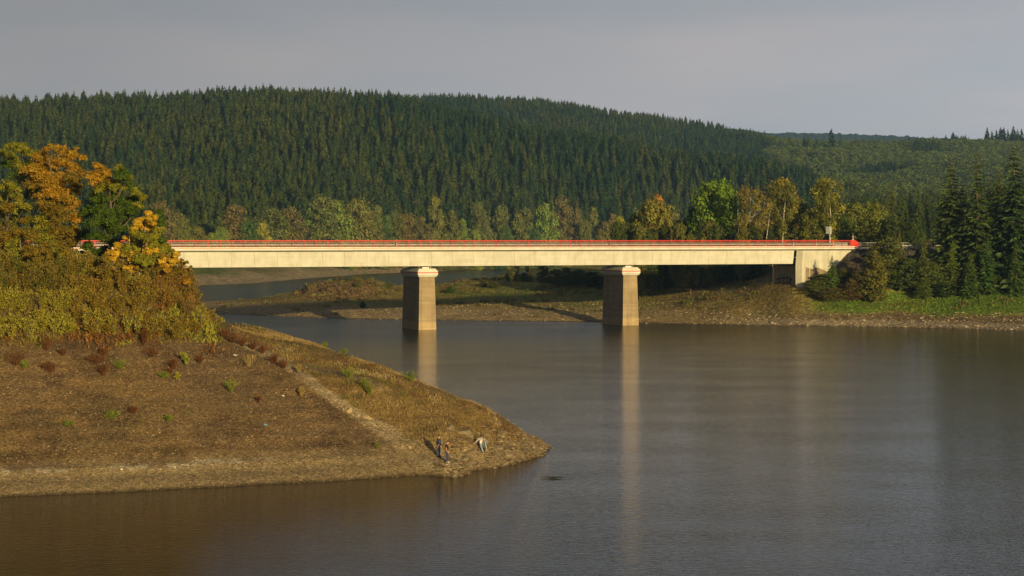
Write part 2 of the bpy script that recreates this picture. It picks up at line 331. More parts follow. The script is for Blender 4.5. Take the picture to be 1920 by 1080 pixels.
for px, dt, zt in ((1500,402,6.6),(1550,401,6.5),(1600,400,6.6),(1650,400,6.6),(1700,400,6.5),(1750,399,6.5),(1800,399,6.6),(1860,398,6.5),(1920,397,6.5),(2050,396,6.4)):
    d0 = H*F/(np.interp(px, [q[0] for q in sh], [q[1] for q in sh])-HY)
    for f_ in (.3, .62, 1): cp.append(Pd(px, d0+f_*(dt-d0), zt*f_**.9))
cp += [bw(90,-6,7.5),bw(90,0,7.7),bw(90,7,7.8),bw(93,-7,7.8),bw(98,-6.6,10.2),(bw(103,-6.6,13.2)),bw(107.5,-6.6,16.2),bw(98,0,12),bw(104,0,15.5),bw(108,0,16.35),bw(108,6,16.35),bw(100,8,12),bw(112,-6.5,16.3),bw(114,-11.5,12),bw(106,-17,7.2),
       bw(130,-6.5,16.35),bw(130,0,16.35),bw(130,7,16.35),bw(130,-13,12.3),bw(128,-22,8.2),bw(150,-7,16.4),bw(150,7,16.4),bw(150,-14,12),bw(150,-25,8.2),bw(180,-7,16.5),bw(180,7,16.6),bw(180,-16,12),bw(180,-30,9),bw(82,6,3.6),bw(75,0,1.9),bw(60,0,.3),bw(60,15,1.3),bw(82,20,4.6),bw(100,22,9.5),bw(125,22,14.5),bw(65,30,2.6),bw(88,-6,5.9),bw(88,6,6.2),bw(120,45,14),bw(160,35,17)]
cp += [P(1100,505,590),P(1150,498,640),P(1030,506,610),(15,690,-1.8),(40,760,-1.8),(0,640,-.5),(-10,665,-1.8),P(1250,490,600),P(1350,480,560),P(1250,480,700),P(1500,462,600),P(1700,452,600),P(1900,450,520),P(1900,452,450),P(2050,460,450),P(1700,440,740),P(1500,448,760),P(1950,430,740),P(1350,465,760)]
tpsB = TPS(cp, lam=2e-4, sc=40, ysc=.55)
def hB0(x, y): return tpsB(x, y)
def roadmask(x, y):
    lx = (x-BO[0])*U[0]+(y-BO[1])*U[1]; ly = (x-BO[0])*Vv[0]+(y-BO[1])*Vv[1]
    return sst(100, 108, lx)*sst(8.2, 6.8, np.abs(ly)), lx, ly
def hB(x, y):
    z = hB0(x, y); rm, lx, ly = roadmask(x, y)
    px = x/y*F+960; a = sst(-.2, 1, z)
    rk = sst(5, 25, px-560)*sst(10, 40, 745-px)*sst(2.4, 3.6, z)
    z = z+a*(fbm(x*.06, y*.06, 4)*.55+fbm(x*.4, y*.4, 3)*.12)+rk*np.maximum((1-np.abs(fbm(x*.13+4, y*.09, 4))*3.2)*1.5, -.2)
    under = sst(3, 0, np.maximum(np.maximum(89.5-lx, lx-108), np.abs(ly)-6.6))
    return np.where(rm > 0, z*(1-rm)+16.3*rm, z)
def colB(x, y, z):
    px = x/y*F+960; py = HY+(H-z)/y*F; n1 = fbm(x*.03, y*.03, 4); n2 = fbm(x*.12+3, y*.12, 4); n3 = fbm(x*.5, y*.5, 3); n = len(x)
    c = np.tile(np.array([.25,.20,.06]), (n, 1))
    c = mixc(c, (.17,.195,.045), sst(-.1,.4,n2+n1)*.9)
    c = mixc(c, (.30,.215,.07), sst(0,.4,n2-n1+.1)*.7*sst(1250,900,px))
    c = mixc(c, (.13,.22,.025), sst(1460,1580,px)*sst(2.2,3.2,z+n2*.8)*sst(7.6,6.6,z)*.9)
    c = mixc(c, (.28,.205,.085), sst(1180,1260,px)*sst(1560,1480,px)*.6)
    c = mixc(c, (.15,.11,.066), sst(1380,1560,px)*sst(2.9,2.2,z+n2*.6)*.85)
    c = mixc(c, (.20,.14,.065), sst(600,520,px)*sst(1.2,2.2,z+n2)*.6)
    c = mixc(c, (.35,.265,.15), sst(2.5,1.5,z+n2*.9)*sst(1500,1150,px)*.9)
    c = mixc(c, (.33,.28,.20), sst(1250,1500,px)*sst(1.5,.9,z+n3*.3)*.9)
    c = mixc(c, (.12,.08,.042), sst(560,600,px)*sst(745,690,px)*sst(3.9,4.9,z+n3*.5)*.85)
    rm, lx, ly = roadmask(x, y)
    slope = sst(96,99,lx)*sst(8.3,9.3,z)*sst(-5.5,-6.3,ly); c = mixc(c, (.075,.06,.048), slope)
    c = mixc(c, (.06,.058,.055), rm)
    c = mixc(c, (.06,.05,.03), sst(.2,0,z)*.8)
    c = mixc(c, (.05,.055,.02), sst(8,11,z)*sst(1080,1150,px)*(1-rm)*(1-slope)*.8)
    return c
gB = ground('bank_ground', 1.6, .12, .4, 1.2)
tag(link('bank_ground', grid('bank', hB, -95, 235, 352, 770, 1.1, 1.1, colB), gB), kind='structure')

# ------------------------------------------------------------------ terrain: hills
cp = []
TH = 19.5
def G(px, topy, d, t=TH): cp.append(P(px, topy+t/d*F, d))
for px, py in [(-300,545),(0,542),(200,538),(365,534),(460,532.5),(550,524),(640,517),(750,511),(850,504),(950,500),(1100,496),(1300,493)]:
    x, y, z = Pz(px, py, 0); cp.append((x, y, 0)); cp.append((x+12, y-45, -3))
for px, d in ((-200,800),(100,820),(300,860),(450,940),(600,1045),(750,1120),(900,1210),(1050,1290),(1200,1360)): cp.append(P(px, 452, d))
for px, py, d in ((380,500,800),(500,500,880),(620,498,985)): cp.append(P(px, py, d))
for a in [(-400,205,1330),(-200,195,1350),(0,186,1380),(250,180,1420),(380,175,1470),(430,165,1500),(520,160,1530),(620,162,1550),(720,170,1560),(800,184,1560),(900,210,1540),(1000,236,1520),(1100,259,1500),(1200,282,1480),(1300,307,1450),(1400,335,1420),(1480,358,1400)]: G(*a)
for a in [(0,300,1120),(250,290,1160),(500,280,1220),(700,290,1280),(900,305,1330),(1100,330,1380)]: G(*a)
for a in [(870,184,2250),(1000,190,2300),(1120,201,2330),(1200,212,2350),(1300,223,2380),(1380,237,2400),(1440,252,2400)]: G(*a)
for px, d, z in ((950,1860,92),(1080,1840,78),(1200,1820,58),(1320,1780,42)): cp.append(((px-960)/F*d, d, z))
for a in [(600,230,1900),(300,240,1800),(0,240,1750)]: G(*a)
for a in [(1480,263,2300),(1600,259,2350),(1700,257,2350),(1800,257,2350),(1920,262,2350),(2100,265,2300),(2300,262,2300)]: G(a[0], a[1]+5, a[2], 17)
for a in [(1500,300,2000),(1650,305,1950),(1800,300,1900),(1950,300,1900),(1560,350,1700),(1750,365,1600),(1950,330,1650)]: G(a[0], a[1], a[2], 17)
for a in [(1500,430,1150),(1700,435,1100),(1900,425,1100),(2100,400,1100),(1400,445,1250)]: cp.append(P(*a))
for px in (0,400,800,1200,1600,2000): cp.append(P(px, 300, 3100))
cp += [P(1400,470,900),P(1900,455,850),P(1600,460,900),P(2200,440,900)]
tpsC = TPS(cp, lam=5e-3, sc=300, ysc=.7)
def hC(x, y): return tpsC(x, y)+fbm(x*.008, y*.008, 3)*3*sst(5, 40, tpsC(x, y))
def colC(x, y, z):
    n1 = fbm(x*.02, y*.02, 4); n2 = fbm(x*.06, y*.06, 3); c = np.tile(np.array([.06,.055,.025]), (len(x), 1))
    c = mixc(c, (.17,.15,.055), sst(16,11,z)); c = mixc(c, (.10,.15,.03), sst(16,11,z)*sst(.05,.35,n1+n2*.5)); c = mixc(c, (.15,.09,.055), sst(13,8,z)*sst(.1,.3,fbm(x*.012+5,y*.012,2)))
    c = mixc(c, (.34,.27,.165), sst(4.2,3.0,z+n2*1.2)); return c
gC = ground('hill_ground', .5, .3, .3, .5)
tag(link('hills', grid('hills', hC, -1250, 1700, 640, 3100, 13, 13, colC), gC), kind='structure')
def shoreC(x, y): return hC(x, y)+fbm(x*.05, y*.05, 3)*.4
# lake bed and water
tag(link('lake_bed', npmesh('lake_bed', [(-6300,-380,-4),(8300,-380,-4),(8300,6700,-4),(-6300,6700,-4)], [(0,1,2,3)], np.tile([.05,.045,.03],(4,1))), gC), kind='structure')
wm = mat('lake_water', (.011,.011,.010), .04, 0, .5); t = wm.node_tree; b = t.nodes['Principled BSDF']; b.inputs['IOR'].default_value = 1.33
tcw = N(t, 'ShaderNodeTexCoord')
def wave(scale, st, det, rough=.5, dist=0.0):
    mp = N(t, 'ShaderNodeMapping'); mp.inputs['Scale'].default_value = st; mp.inputs['Rotation'].default_value = (0, 0, R(8)); L(t, tcw.outputs['Object'], mp.inputs[0])
    n = N(t, 'ShaderNodeTexNoise'); n.inputs['Scale'].default_value = scale; n.inputs['Detail'].default_value = det; n.inputs['Roughness'].default_value = rough; n.inputs['Distortion'].default_value = dist; L(t, mp.outputs[0], n.inputs['Vector']); return n.outputs['Fac']
WA, WB, WF = .036, .08, .22
w1 = wave(2.3, (.6,1.3,1), 3, .6, .3); w2 = wave(.05, (1,2.2,1), 3); w3 = wave(.22, (.6,1.6,1), 3)
mr = N(t, 'ShaderNodeMapRange'); mr.inputs[1].default_value = .35; mr.inputs[2].default_value = .65; mr.inputs[3].default_value = .8; mr.inputs[4].default_value = 1.15; L(t, w2, mr.inputs[0])
mu = N(t, 'ShaderNodeMath', operation='MULTIPLY'); L(t, w1, mu.inputs[0]); L(t, mr.outputs[0], mu.inputs[1])
ad = N(t, 'ShaderNodeMath', operation='MULTIPLY_ADD'); ad.inputs[1].default_value = .22; L(t, w3, ad.inputs[0]); L(t, mu.outputs[0], ad.inputs[2])
rp = N(t, 'ShaderNodeVectorMath', operation='DISTANCE'); rp.inputs[1].default_value = Pz(1036, 897, 0); L(t, tcw.outputs['Object'], rp.inputs[0])   # rings of a splash off the headland tip
rs = N(t, 'ShaderNodeMath', operation='MULTIPLY'); rs.inputs[1].default_value = 11; L(t, rp.outputs['Value'], rs.inputs[0]); rn = N(t, 'ShaderNodeMath', operation='SINE'); L(t, rs.outputs[0], rn.inputs[0])
rf = N(t, 'ShaderNodeMapRange'); rf.inputs[1].default_value = .2; rf.inputs[2].default_value = 1.4; rf.inputs[3].default_value = 1.6; rf.inputs[4].default_value = 0; L(t, rp.outputs['Value'], rf.inputs[0])
rm_ = N(t, 'ShaderNodeMath', operation='MULTIPLY_ADD'); L(t, rn.outputs[0], rm_.inputs[0]); L(t, rf.outputs[0], rm_.inputs[1]); L(t, ad.outputs[0], rm_.inputs[2]); ad = rm_
bp = N(t, 'ShaderNodeBump'); bp.inputs['Strength'].default_value = 1; L(t, ad.outputs[0], bp.inputs['Height']); L(t, bp.outputs[0], b.inputs['Normal'])
sw = N(t, 'ShaderNodeSeparateXYZ'); L(t, tcw.outputs['Object'], sw.inputs[0])                       # wind roughens the far water
wn = N(t, 'ShaderNodeMath', operation='MULTIPLY_ADD'); wn.inputs[1].default_value = 70; L(t, w2, wn.inputs[0]); L(t, sw.outputs['Y'], wn.inputs[2])
wr = N(t, 'ShaderNodeValToRGB'); e = wr.color_ramp.elements; e[0].position = .0; e[0].color = (WA,)*3+(1,); e[1].position = 1; e[1].color = (WF,)*3+(1,); q = e.new(.58); q.color = (WB,)*3+(1,); q = e.new(.72); q.color = (WF,)*3+(1,)
wq = N(t, 'ShaderNodeMapRange'); wq.inputs[1].default_value = 180; wq.inputs[2].default_value = 580; L(t, wn.outputs[0], wq.inputs[0]); L(t, wq.outputs[0], wr.inputs[0]); L(t, wr.outputs[0], bp.inputs['Distance'])
wz = N(t, 'ShaderNodeMapRange'); wz.inputs[1].default_value = 180; wz.inputs[2].default_value = 520; wz.inputs[3].default_value = .03; wz.inputs[4].default_value = .18; L(t, wn.outputs[0], wz.inputs[0]); L(t, wz.outputs[0], b.inputs['Roughness'])
tag(link('lake_water', npmesh('lake_water', [(-1600,-350,0),(2200,-350,0),(2200,1600,0),(-1600,1600,0)], [(0,1,2,3)]), wm), kind='structure')
#==TREES==
def drop(px, py, fn, d0, d1, n=1500):
    d = np.linspace(d0, d1, n); x = (px-960)/F*d; z = H-(py-HY)/F*d; g = fn(x, d); hit = z <= g; k = np.argmax(hit)
    if not hit.any(): k = int(np.argmin(z-g))
    return (float(x[k]), float(d[k]), float(g[k]))
def unit(v): return v/np.maximum(np.linalg.norm(v, axis=-1, keepdims=True), 1e-6)
def kites(base, axis, side, L_, W_, mid=.5):
    """leaf shaped quads: base point, direction of growth, sideways direction"""
    L_ = np.asarray(L_)[:, None]; W_ = np.asarray(W_)[:, None]
    a = base; c = base+axis*L_; m = base+axis*L_*mid
    V = np.stack([a, m+side*W_*.5, c, m-side*W_*.5], 1).reshape(-1, 3)
    return V, np.arange(len(V)).reshape(-1, 4)
def leafcloud(rg, cent, nrm, size, asp=.6):
    n = len(cent); nrm = unit(nrm+rg.normal(0, .55, (n, 3))); t = unit(np.cross(nrm, rg.normal(0, 1, (n, 3)))); s = np.cross(nrm, t)
    L_ = size*rg.uniform(.6, 1.35, n); return kites(cent-t*L_[:, None]*.5, t, s, L_, L_*asp)
def lobes_auto(rg, w, h, z0=.2, n=26, rl=.2, top=1.0):
    out = []
    for k in range(n):
        u = (k+.5)/n; zz = z0+(1-z0)*u; prof = math.sin(math.pi*min(1, max(.08, (u*.86+.14)))**.85)**.6 if top == 1 else 1
        a = k*2.399+rg.uniform(-.5, .5); q = rg.uniform(.45, 1)*prof
        r = w*rl*rg.uniform(.75, 1.25)*(1-.25*u)
        out.append((math.cos(a)*q*(w/2-r*.7), math.sin(a)*q*(w/2-r*.7), min(h*zz, h-r*.7), r, .5+.5*rg.uniform()))
    out.append((rg.uniform(-.05,.05)*w, 0, h-w*rl*.55, w*rl*.6, .9)); out.append((0, 0, h*(z0+.35), w*.3, .7)); return out
def crown_mesh(name, rg, lobes, nleaf, size, cols=None, flat=.8):
    """lobes: (x, y, z, r, tint or colour)"""
    lb = np.array([l[:4] for l in lobes]); w = lb[:, 3]**2.0; k = rg.choice(len(lb), nleaf, p=w/w.sum())
    d = unit(rg.normal(0, 1, (nleaf, 3))); rr = lb[k, 3]*(rg.uniform(0, 1, nleaf)**.42)*(1+rg.normal(0, .26, nleaf))
    c = lb[k, :3]+d*rr[:, None]*[1, 1, flat]
    V, Fc = leafcloud(rg, c, d+[0, 0, .5], size)
    if cols is None:
        tint = np.array([l[4] for l in lobes])[k]; cc = np.clip((.55+.6*tint)*rg.uniform(.7, 1.3, nleaf), .2, 1.7)[:, None]*np.ones(3)
        cc = cc*(1+rg.normal(0, .08, (nleaf, 3)))
    else:
        cc = np.array([l[4] for l in lobes])[k]*rg.uniform(.7, 1.3, (nleaf, 1))*(1+rg.normal(0, .06, (nleaf, 3)))
    return npmesh(name, V, Fc, np.repeat(np.clip(cc, .002, 2), 4, 0))
def trunk_mesh(rg, h, r, lobes, nlimb=9, lean=0.0, split=.25, base=-.5):
    mb = MB(); pts = [Vector((0, 0, base))]
    for k in range(1, 6): pts.append(Vector((lean*k/5+rg.uniform(-.02, .02)*h, rg.uniform(-.02, .02)*h, h*.82*k/5)))
    mb.tube(pts, [r*(1.15-.95*k/5) for k in range(6)], 7)
    idx = rg.choice(len(lobes), min(nlimb, len(lobes)), replace=False)
    for i in idx:
        e = Vector([float(q) for q in lobes[i][:3]]); tz = max(h*split*.8, min(e.z-(e.xy.length)*.8, h*.7)); f = tz/(h*.82); k = min(4, int(f*5)); s = pts[k].lerp(pts[k+1], min(1, f*5-k))
        m = s.lerp(e, .5)+Vector((0, 0, -.04*h)); mb.tube([s, m, e], [r*.42*(1-f*.5), r*.25, r*.08], 5)
    return mb
def spruce_mesh(name, rg, h, w, tiers, per, sub, droop=.35, z0=.06, gap=0.0):
    B = []; A = []; S = []; LL = []; WW = []; CC = []
    for i in range(tiers):
        u = (i+rg.uniform(-.3, .3))/tiers; u = max(0, u); z = h*(z0+(1-z0)*u*.985); rad = w/2*((1-u)**(.66 if sub == 0 else .75))*(.85+.3*rg.uniform())+.12
        if u > .93: rad *= .8
        for j in range(max(4, int(per*(1-u*.45)))):
            if rg.uniform() < gap: continue
            a = rg.uniform(0, 2*math.pi); r = rad*rg.uniform(.65, 1.18); dr = droop*rg.uniform(.6, 1.5)
            dv = np.array([math.cos(a), math.sin(a), 0]); side = np.array([-math.sin(a), math.cos(a), 0]); col = rg.uniform(.65, 1.35)
            ax = unit(dv+[0, 0, -dr]); bt = np.array([0, 0, z])
            if sub == 0:
                sd = unit(side+[0, 0, rg.uniform(-.35, .35)])
                B.append(bt); A.append(ax); S.append(sd); LL.append(r*1.05); WW.append(r*.62+.25); CC.append(col)
                B.append(bt+ax*r*.35); A.append(unit(ax+[0, 0, -.75])); S.append(sd); LL.append(r*.6+.3); WW.append(r*.5+.2); CC.append(col*.9)
            else:
                B.append(bt); A.append(ax); S.append(side); LL.append(r); WW.append(r*.22+.1); CC.append(col)
                for q in range(sub):
                    t_ = (q+rg.uniform(.2, 1))/sub; sg = 1 if rg.uniform() < .5 else -1; up = .12*(t_**2)*r
                    p = bt+ax*r*t_+[0, 0, up]; l = (r*.34*(1.15-t_*.75)+.18)*rg.uniform(.7, 1.3)
                    A.append(unit(dv*.75+side*sg*rg.uniform(.25, 1.1)+[0, 0, -.35-.5*rg.uniform()])); B.append(p); S.append(unit(side*rg.uniform(-1, 1)+dv*rg.uniform(-.4, .4)+[0, 0, rg.uniform(-1, 1)])); LL.append(l); WW.append(l*.42+.04); CC.append(col*rg.uniform(.8, 1.2))
    V, Fc = kites(np.array(B), np.array(A), np.array(S), LL, WW, .45)
    c = np.array(CC)[:, None]*np.array([.072, .108, .026]); return npmesh(name, V, Fc, np.repeat(c, 4, 0))
def stem_plant(name, rg, w, h, stems, per, size, colr, col2=None, up=1.0, asp=.5, curve=.3, low=.12):
    """shrub of stems rising from one foot, leaves along each"""
    n = stems*per; a = np.repeat(rg.uniform(0, 2*math.pi, stems), per); lean = np.repeat(rg.uniform(0, 1, stems)**.6, per); hh = np.repeat(rg.uniform(.55, 1, stems), per)*h
    t_ = np.tile((np.arange(per)+.5)/per, stems)*(1-low)+low+rg.uniform(-.03, .03, n); rad = lean*w/2*(t_**(1+curve))
    c = np.stack([np.cos(a)*rad, np.sin(a)*rad, hh*t_*(1-.25*lean*t_)], 1)+rg.normal(0, .035*w+.02, (n, 3))*[1, 1, .6]
    ax = unit(np.stack([np.cos(a)*lean, np.sin(a)*lean, np.full(n, up)], 1)+rg.normal(0, .6, (n, 3))); sd = unit(np.cross(ax, rg.normal(0, 1, (n, 3)))); L_ = size*rg.uniform(.6, 1.4, n)
    V, Fc = kites(c, ax, sd, L_, L_*asp); m = np.repeat(rg.uniform(0, 1, stems), per)[:, None]
    cc = np.array(colr)*(1-m)+np.array(col2 if col2 is not None else colr)*m; cc = cc*rg.uniform(.65, 1.35, (n, 1))
    return npmesh(name, V, Fc, np.repeat(cc, 4, 0))
def stems_mb(rg, w, h, n, r=.02):
    mb = MB()
    for k in range(n):
        a = rg.uniform(0, 6.28); l = rg.uniform(.1, 1)*w/2; hh = h*rg.uniform(.5, .85)
        mb.tube([(0, 0, -.1), (math.cos(a)*l*.3, math.sin(a)*l*.3, hh*.5), (math.cos(a)*l, math.sin(a)*l, hh)], [r, r*.7, r*.3], 4)
    return mb

# ------------------------------------------------------------------ spruce forest
S_PROTO = []
for k, (w, z0) in enumerate(((11.0,.05),(10.0,.08),(11.8,.04),(10.2,.14),(9.4,.1),(11.2,.2))):
    rg = np.random.default_rng(40+k); cm = spruce_mesh('spruce_crown', rg, 25, w, 34, 9, 0, z0=z0, droop=.42); cm.materials.append(M['needle'])
    mb = MB(); mb.tube([(0,0,-1),(0,0,8),(0,0,17),(0,0,24.5)], [.27,.22,.13,.03], 5); tm = mb.mesh('spruce_trunk'); tm.materials.append(M['sprbark']); S_PROTO.append((cm, tm))
S_NEAR = []
for k, (w, g) in enumerate(((8.4,.12),(7.4,.2),(9.4,.1))):
    rg = np.random.default_rng(60+k); cm = spruce_mesh('spruce_crown', rg, 25, w, 46, 13, 9, droop=.38, z0=.05, gap=g); cm.materials.append(M['needle'])
    mb = MB(); mb.tube([(0,0,-1),(0,0,8),(0,0,17),(0,0,24.8)], [.33,.27,.15,.03], 7); tm = mb.mesh('spruce_trunk'); tm.materials.append(M['sprbark']); S_NEAR.append((cm, tm))
def spruce(x, y, z, h, proto, label, group=None, wf=1.0, rz=0, color=(1,1,1,1), name='spruce_tree', cat='spruce tree'):
    e = empty(name, (x, y, z), rz, label=label, cat=cat, group=group); s = h/25; e.scale = (s*wf, s*wf, s)
    c = link('crown', proto[0], None, e); c.color = color; link('trunk', proto[1], None, e); return e
# jittered rows over the hills
rg = np.random.default_rng(5); sp = 7.4
gx, gy = np.meshgrid(np.arange(-560, 1100, sp), np.arange(800, 2400, sp)); gx = gx.ravel()+rg.uniform(-.42, .42, gx.size)*sp; gy = gy.ravel()+rg.uniform(-.42, .42, gy.size)*sp
px = gx/gy*F+960; k = (px > -60) & (px < 1990); gx, gy, px = gx[k], gy[k], px[k]; gz = hC(gx, gy)
th = 20*rg.uniform(.74, 1.16, len(gx))*(1+.24*fbm(gx*.014, gy*.014, 3)); gap = fbm(gx*.02+50, gy*.02, 2)
dec = (px > 1440+70*fbm(gy*.01, gx*.01, 2)-sst(2000, 1500, gy)*20) & (gy > 1250) & (gx > 250)
dec = dec & ((fbm(gx*.01+7, gy*.01, 3) > -.32)) ; th = np.where(dec, 17*rg.uniform(.8, 1.15, len(gx)), th)
ok = (gz > 17.5+2*fbm(gx*.02, gy*.02, 2)) & (gap > -.62)
gx, gy, px, gz, th, dec = gx[ok], gy[ok], px[ok], gz[ok], th[ok], dec[ok]
o = np.argsort(gy); gx, gy, px, gz, th, dec = gx[o], gy[o], px[o], gz[o], th[o], dec[o]
# leave out trees wholly behind nearer ones
bins = np.full(700, 1e9); keep = np.zeros(len(gx), bool); topy = HY+(H-(gz+th))/gy*F
bx = ((px+60)/3).astype(int)
for i in range(len(gx)):
    b0 = bx[i]; keep[i] = topy[i] < bins[b0]+5
    hw = max(1, int(2.2/gy[i]*F/3)); body = topy[i]+th[i]*.35/gy[i]*F
    seg = bins[max(0, b0-hw):b0+hw+1]; np.minimum(seg, body, out=seg)
gx, gy, px, gz, th, dec, topy = gx[keep], gy[keep], px[keep], gz[keep], th[keep], dec[keep], topy[keep]
print('hill trees', len(gx), 'broadleaved', dec.sum())
sp_i = np.where(~dec)[0]; appear = th[sp_i]/gy[sp_i]
hidden_left = (px[sp_i] < 20)
near = sp_i[np.argsort(-(appear-hidden_left*1))[:255]]; near_set = set(near.tolist())
for i in near:
    q = (i*7) % len(S_PROTO)
    spruce(gx[i], gy[i], gz[i]-.3, th[i], S_PROTO[q], 'dark green spruce at the hillside foot, '+('behind the orange and green maples' if px[i] < 300 else 'left of the near pier' if px[i] < 540 else 'just left of and above the near pier' if px[i] < 785 else 'above the left half of the middle span' if px[i] < 980 else 'above the right half of the middle span' if px[i] < 1170 else 'behind the clump at the right span'), 'spruces along the foot of the far hillside', rg.uniform(.95, 1.35), rg.uniform(0, 6.28))
rest = np.array([i for i in sp_i if i not in near_set])
def scatter(name, xs, ys, zs, hs, protos, label, cat, base=25.0, zones=None):
    """one stuff object: points with a tree instanced on each"""
    me = bpy.data.meshes.new(name); me.vertices.add(len(xs)); me.vertices.foreach_set('co', np.stack([xs, ys, zs], 1).astype(np.float32).ravel())
    rgs = np.random.default_rng(9); n = len(xs); wf = rgs.uniform(1.0, 1.45, n)
    a = me.attributes.new('scl', 'FLOAT_VECTOR', 'POINT'); s = hs/base; a.data.foreach_set('vector', np.stack([s*wf, s*wf, s], 1).astype(np.float32).ravel())
    a = me.attributes.new('rot', 'FLOAT_VECTOR', 'POINT'); a.data.foreach_set('vector', np.stack([rgs.normal(0, .025, n), rgs.normal(0, .025, n), rgs.uniform(0, 6.28, n)], 1).astype(np.float32).ravel())
    a = me.attributes.new('sort', 'INT', 'POINT'); a.data.foreach_set('value', (rgs.integers(0, len(protos), n) if zones is None else zones*6+rgs.integers(0, 6, n)).astype(np.int32))
    ob = link(name, me); ng = bpy.data.node_groups.new(name, 'GeometryNodeTree')
    ng.interface.new_socket('Geometry', in_out='INPUT', socket_type='NodeSocketGeometry'); ng.interface.new_socket('Geometry', in_out='OUTPUT', socket_type='NodeSocketGeometry')
    gi = ng.nodes.new('NodeGroupInput'); go = ng.nodes.new('NodeGroupOutput'); jn = ng.nodes.new('GeometryNodeJoinGeometry')
    def attr(nm, ty): q = ng.nodes.new('GeometryNodeInputNamedAttribute'); q.data_type = ty; q.inputs[0].default_value = nm; return [o_ for o_ in q.outputs if o_.enabled][0]
    sc_, ro_, so_ = attr('scl', 'FLOAT_VECTOR'), attr('rot', 'FLOAT_VECTOR'), attr('sort', 'INT')
    for k, p in enumerate(protos):
        oi = ng.nodes.new('GeometryNodeObjectInfo'); oi.inputs['Object'].default_value = p; oi.inputs['As Instance'].default_value = True
        cm = ng.nodes.new('FunctionNodeCompare'); cm.data_type = 'INT'; cm.operation = 'EQUAL'; ii = [s_ for s_ in cm.inputs if s_.enabled and s_.type == 'INT']
        ng.links.new(so_, ii[0]); ii[1].default_value = k
        ip = ng.nodes.new('GeometryNodeInstanceOnPoints'); ng.links.new(gi.outputs[0], ip.inputs['Points']); ng.links.new(cm.outputs[0], ip.inputs['Selection'])
        ng.links.new(oi.outputs['Geometry'], ip.inputs['Instance']); ng.links.new(ro_, ip.inputs['Rotation']); ng.links.new(sc_, ip.inputs['Scale']); ng.links.new(ip.outputs[0], jn.inputs[0])
    ng.links.new(jn.outputs[0], go.inputs[0]); md = ob.modifiers.new('scatter', 'NODES'); md.node_group = ng
    return tag(ob, label, cat, kind='stuff')
protos = []
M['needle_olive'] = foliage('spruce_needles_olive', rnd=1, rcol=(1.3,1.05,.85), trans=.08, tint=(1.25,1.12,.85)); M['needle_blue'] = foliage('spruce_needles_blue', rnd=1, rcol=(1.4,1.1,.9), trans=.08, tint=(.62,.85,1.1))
for mm in (None, M['needle_olive'], M['needle_blue']):
    for cm, tm in S_PROTO:
        q = bpy.data.objects.new('spruce_pattern', cm)
        if mm: q.material_slots[0].link = 'OBJECT'; q.material_slots[0].material = mm
        protos.append(q)
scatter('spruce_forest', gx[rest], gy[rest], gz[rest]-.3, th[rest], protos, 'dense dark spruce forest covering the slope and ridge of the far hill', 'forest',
        zones=np.where(fbm(gx[rest]*.006, gy[rest]*.006, 3)+rg.normal(0, .16, len(rest))+.25*sst(900, 200, px[rest]) > .14, 1, np.where(fbm(gx[rest]*.007+9, gy[rest]*.007, 3)+rg.normal(0, .16, len(rest))+.3*sst(700, 1300, px[rest])+.3*sst(1750, 1900, gy[rest]) > .12, 2, 0)))  # far ridge leans to blue needles: distance haze put into their colour
# broadleaved protos (height 15, width 9..11)
B_PROTO = []
for k, (w, h, z0, n) in enumerate(((10,15,.12,24),(9,15,.05,20),(12,15,.15,28),(7.5,15,.08,18),(8.5,15,.2,20))):
    rg = np.random.default_rng(80+k); lb = lobes_auto(rg, w, h, z0, n, .19)
    cm = crown_mesh('broad_crown', rg, lb, 8500, .6); cm.materials.append(M['leafr']); tm = trunk_mesh(rg, h, .2, lb, 7).mesh('broad_trunk'); tm.materials.append(M['bark']); B_PROTO.append((cm, tm, w))
B_LOW = []
for k, w in enumerate((12, 10, 14)):
    rg = np.random.default_rng(180+k); lb = lobes_auto(rg, w, 15, .12, 16, .24); cm = crown_mesh('broad_crown_far', rg, lb, 900, 1.3); c = np.array([.125,.17,.042])
    a = cm.color_attributes['Col']; v = np.empty(len(cm.vertices)*4, np.float32); a.data.foreach_get('color', v); v = v.reshape(-1, 4); v[:, :3] *= c; a.data.foreach_set('color', v.ravel()); cm.materials.append(M['leafr']); B_LOW.append(bpy.data.objects.new('broad_pattern', cm))
di = np.where(dec)[0]
scatter('mixed_forest', gx[di], gy[di], gz[di]-.3, th[di], B_LOW, 'hazy green and rust mixed forest on the far right slope', 'forest', 15.0)
def btree(x, y, z, h, w, k, color, label, group=None, cat='tree', name='broadleaf_tree', rz=None):
    cm, tm, pw = B_PROTO[k % len(B_PROTO)]; e = empty(name, (x, y, z-.2), rg.uniform(0, 6.28) if rz is None else rz, label=label, cat=cat, group=group)
    e.scale = (w/pw, w/pw, h/15); c = link('crown', cm, None, e); c.color = (*color, 1); link('trunk', tm, None, e); return e
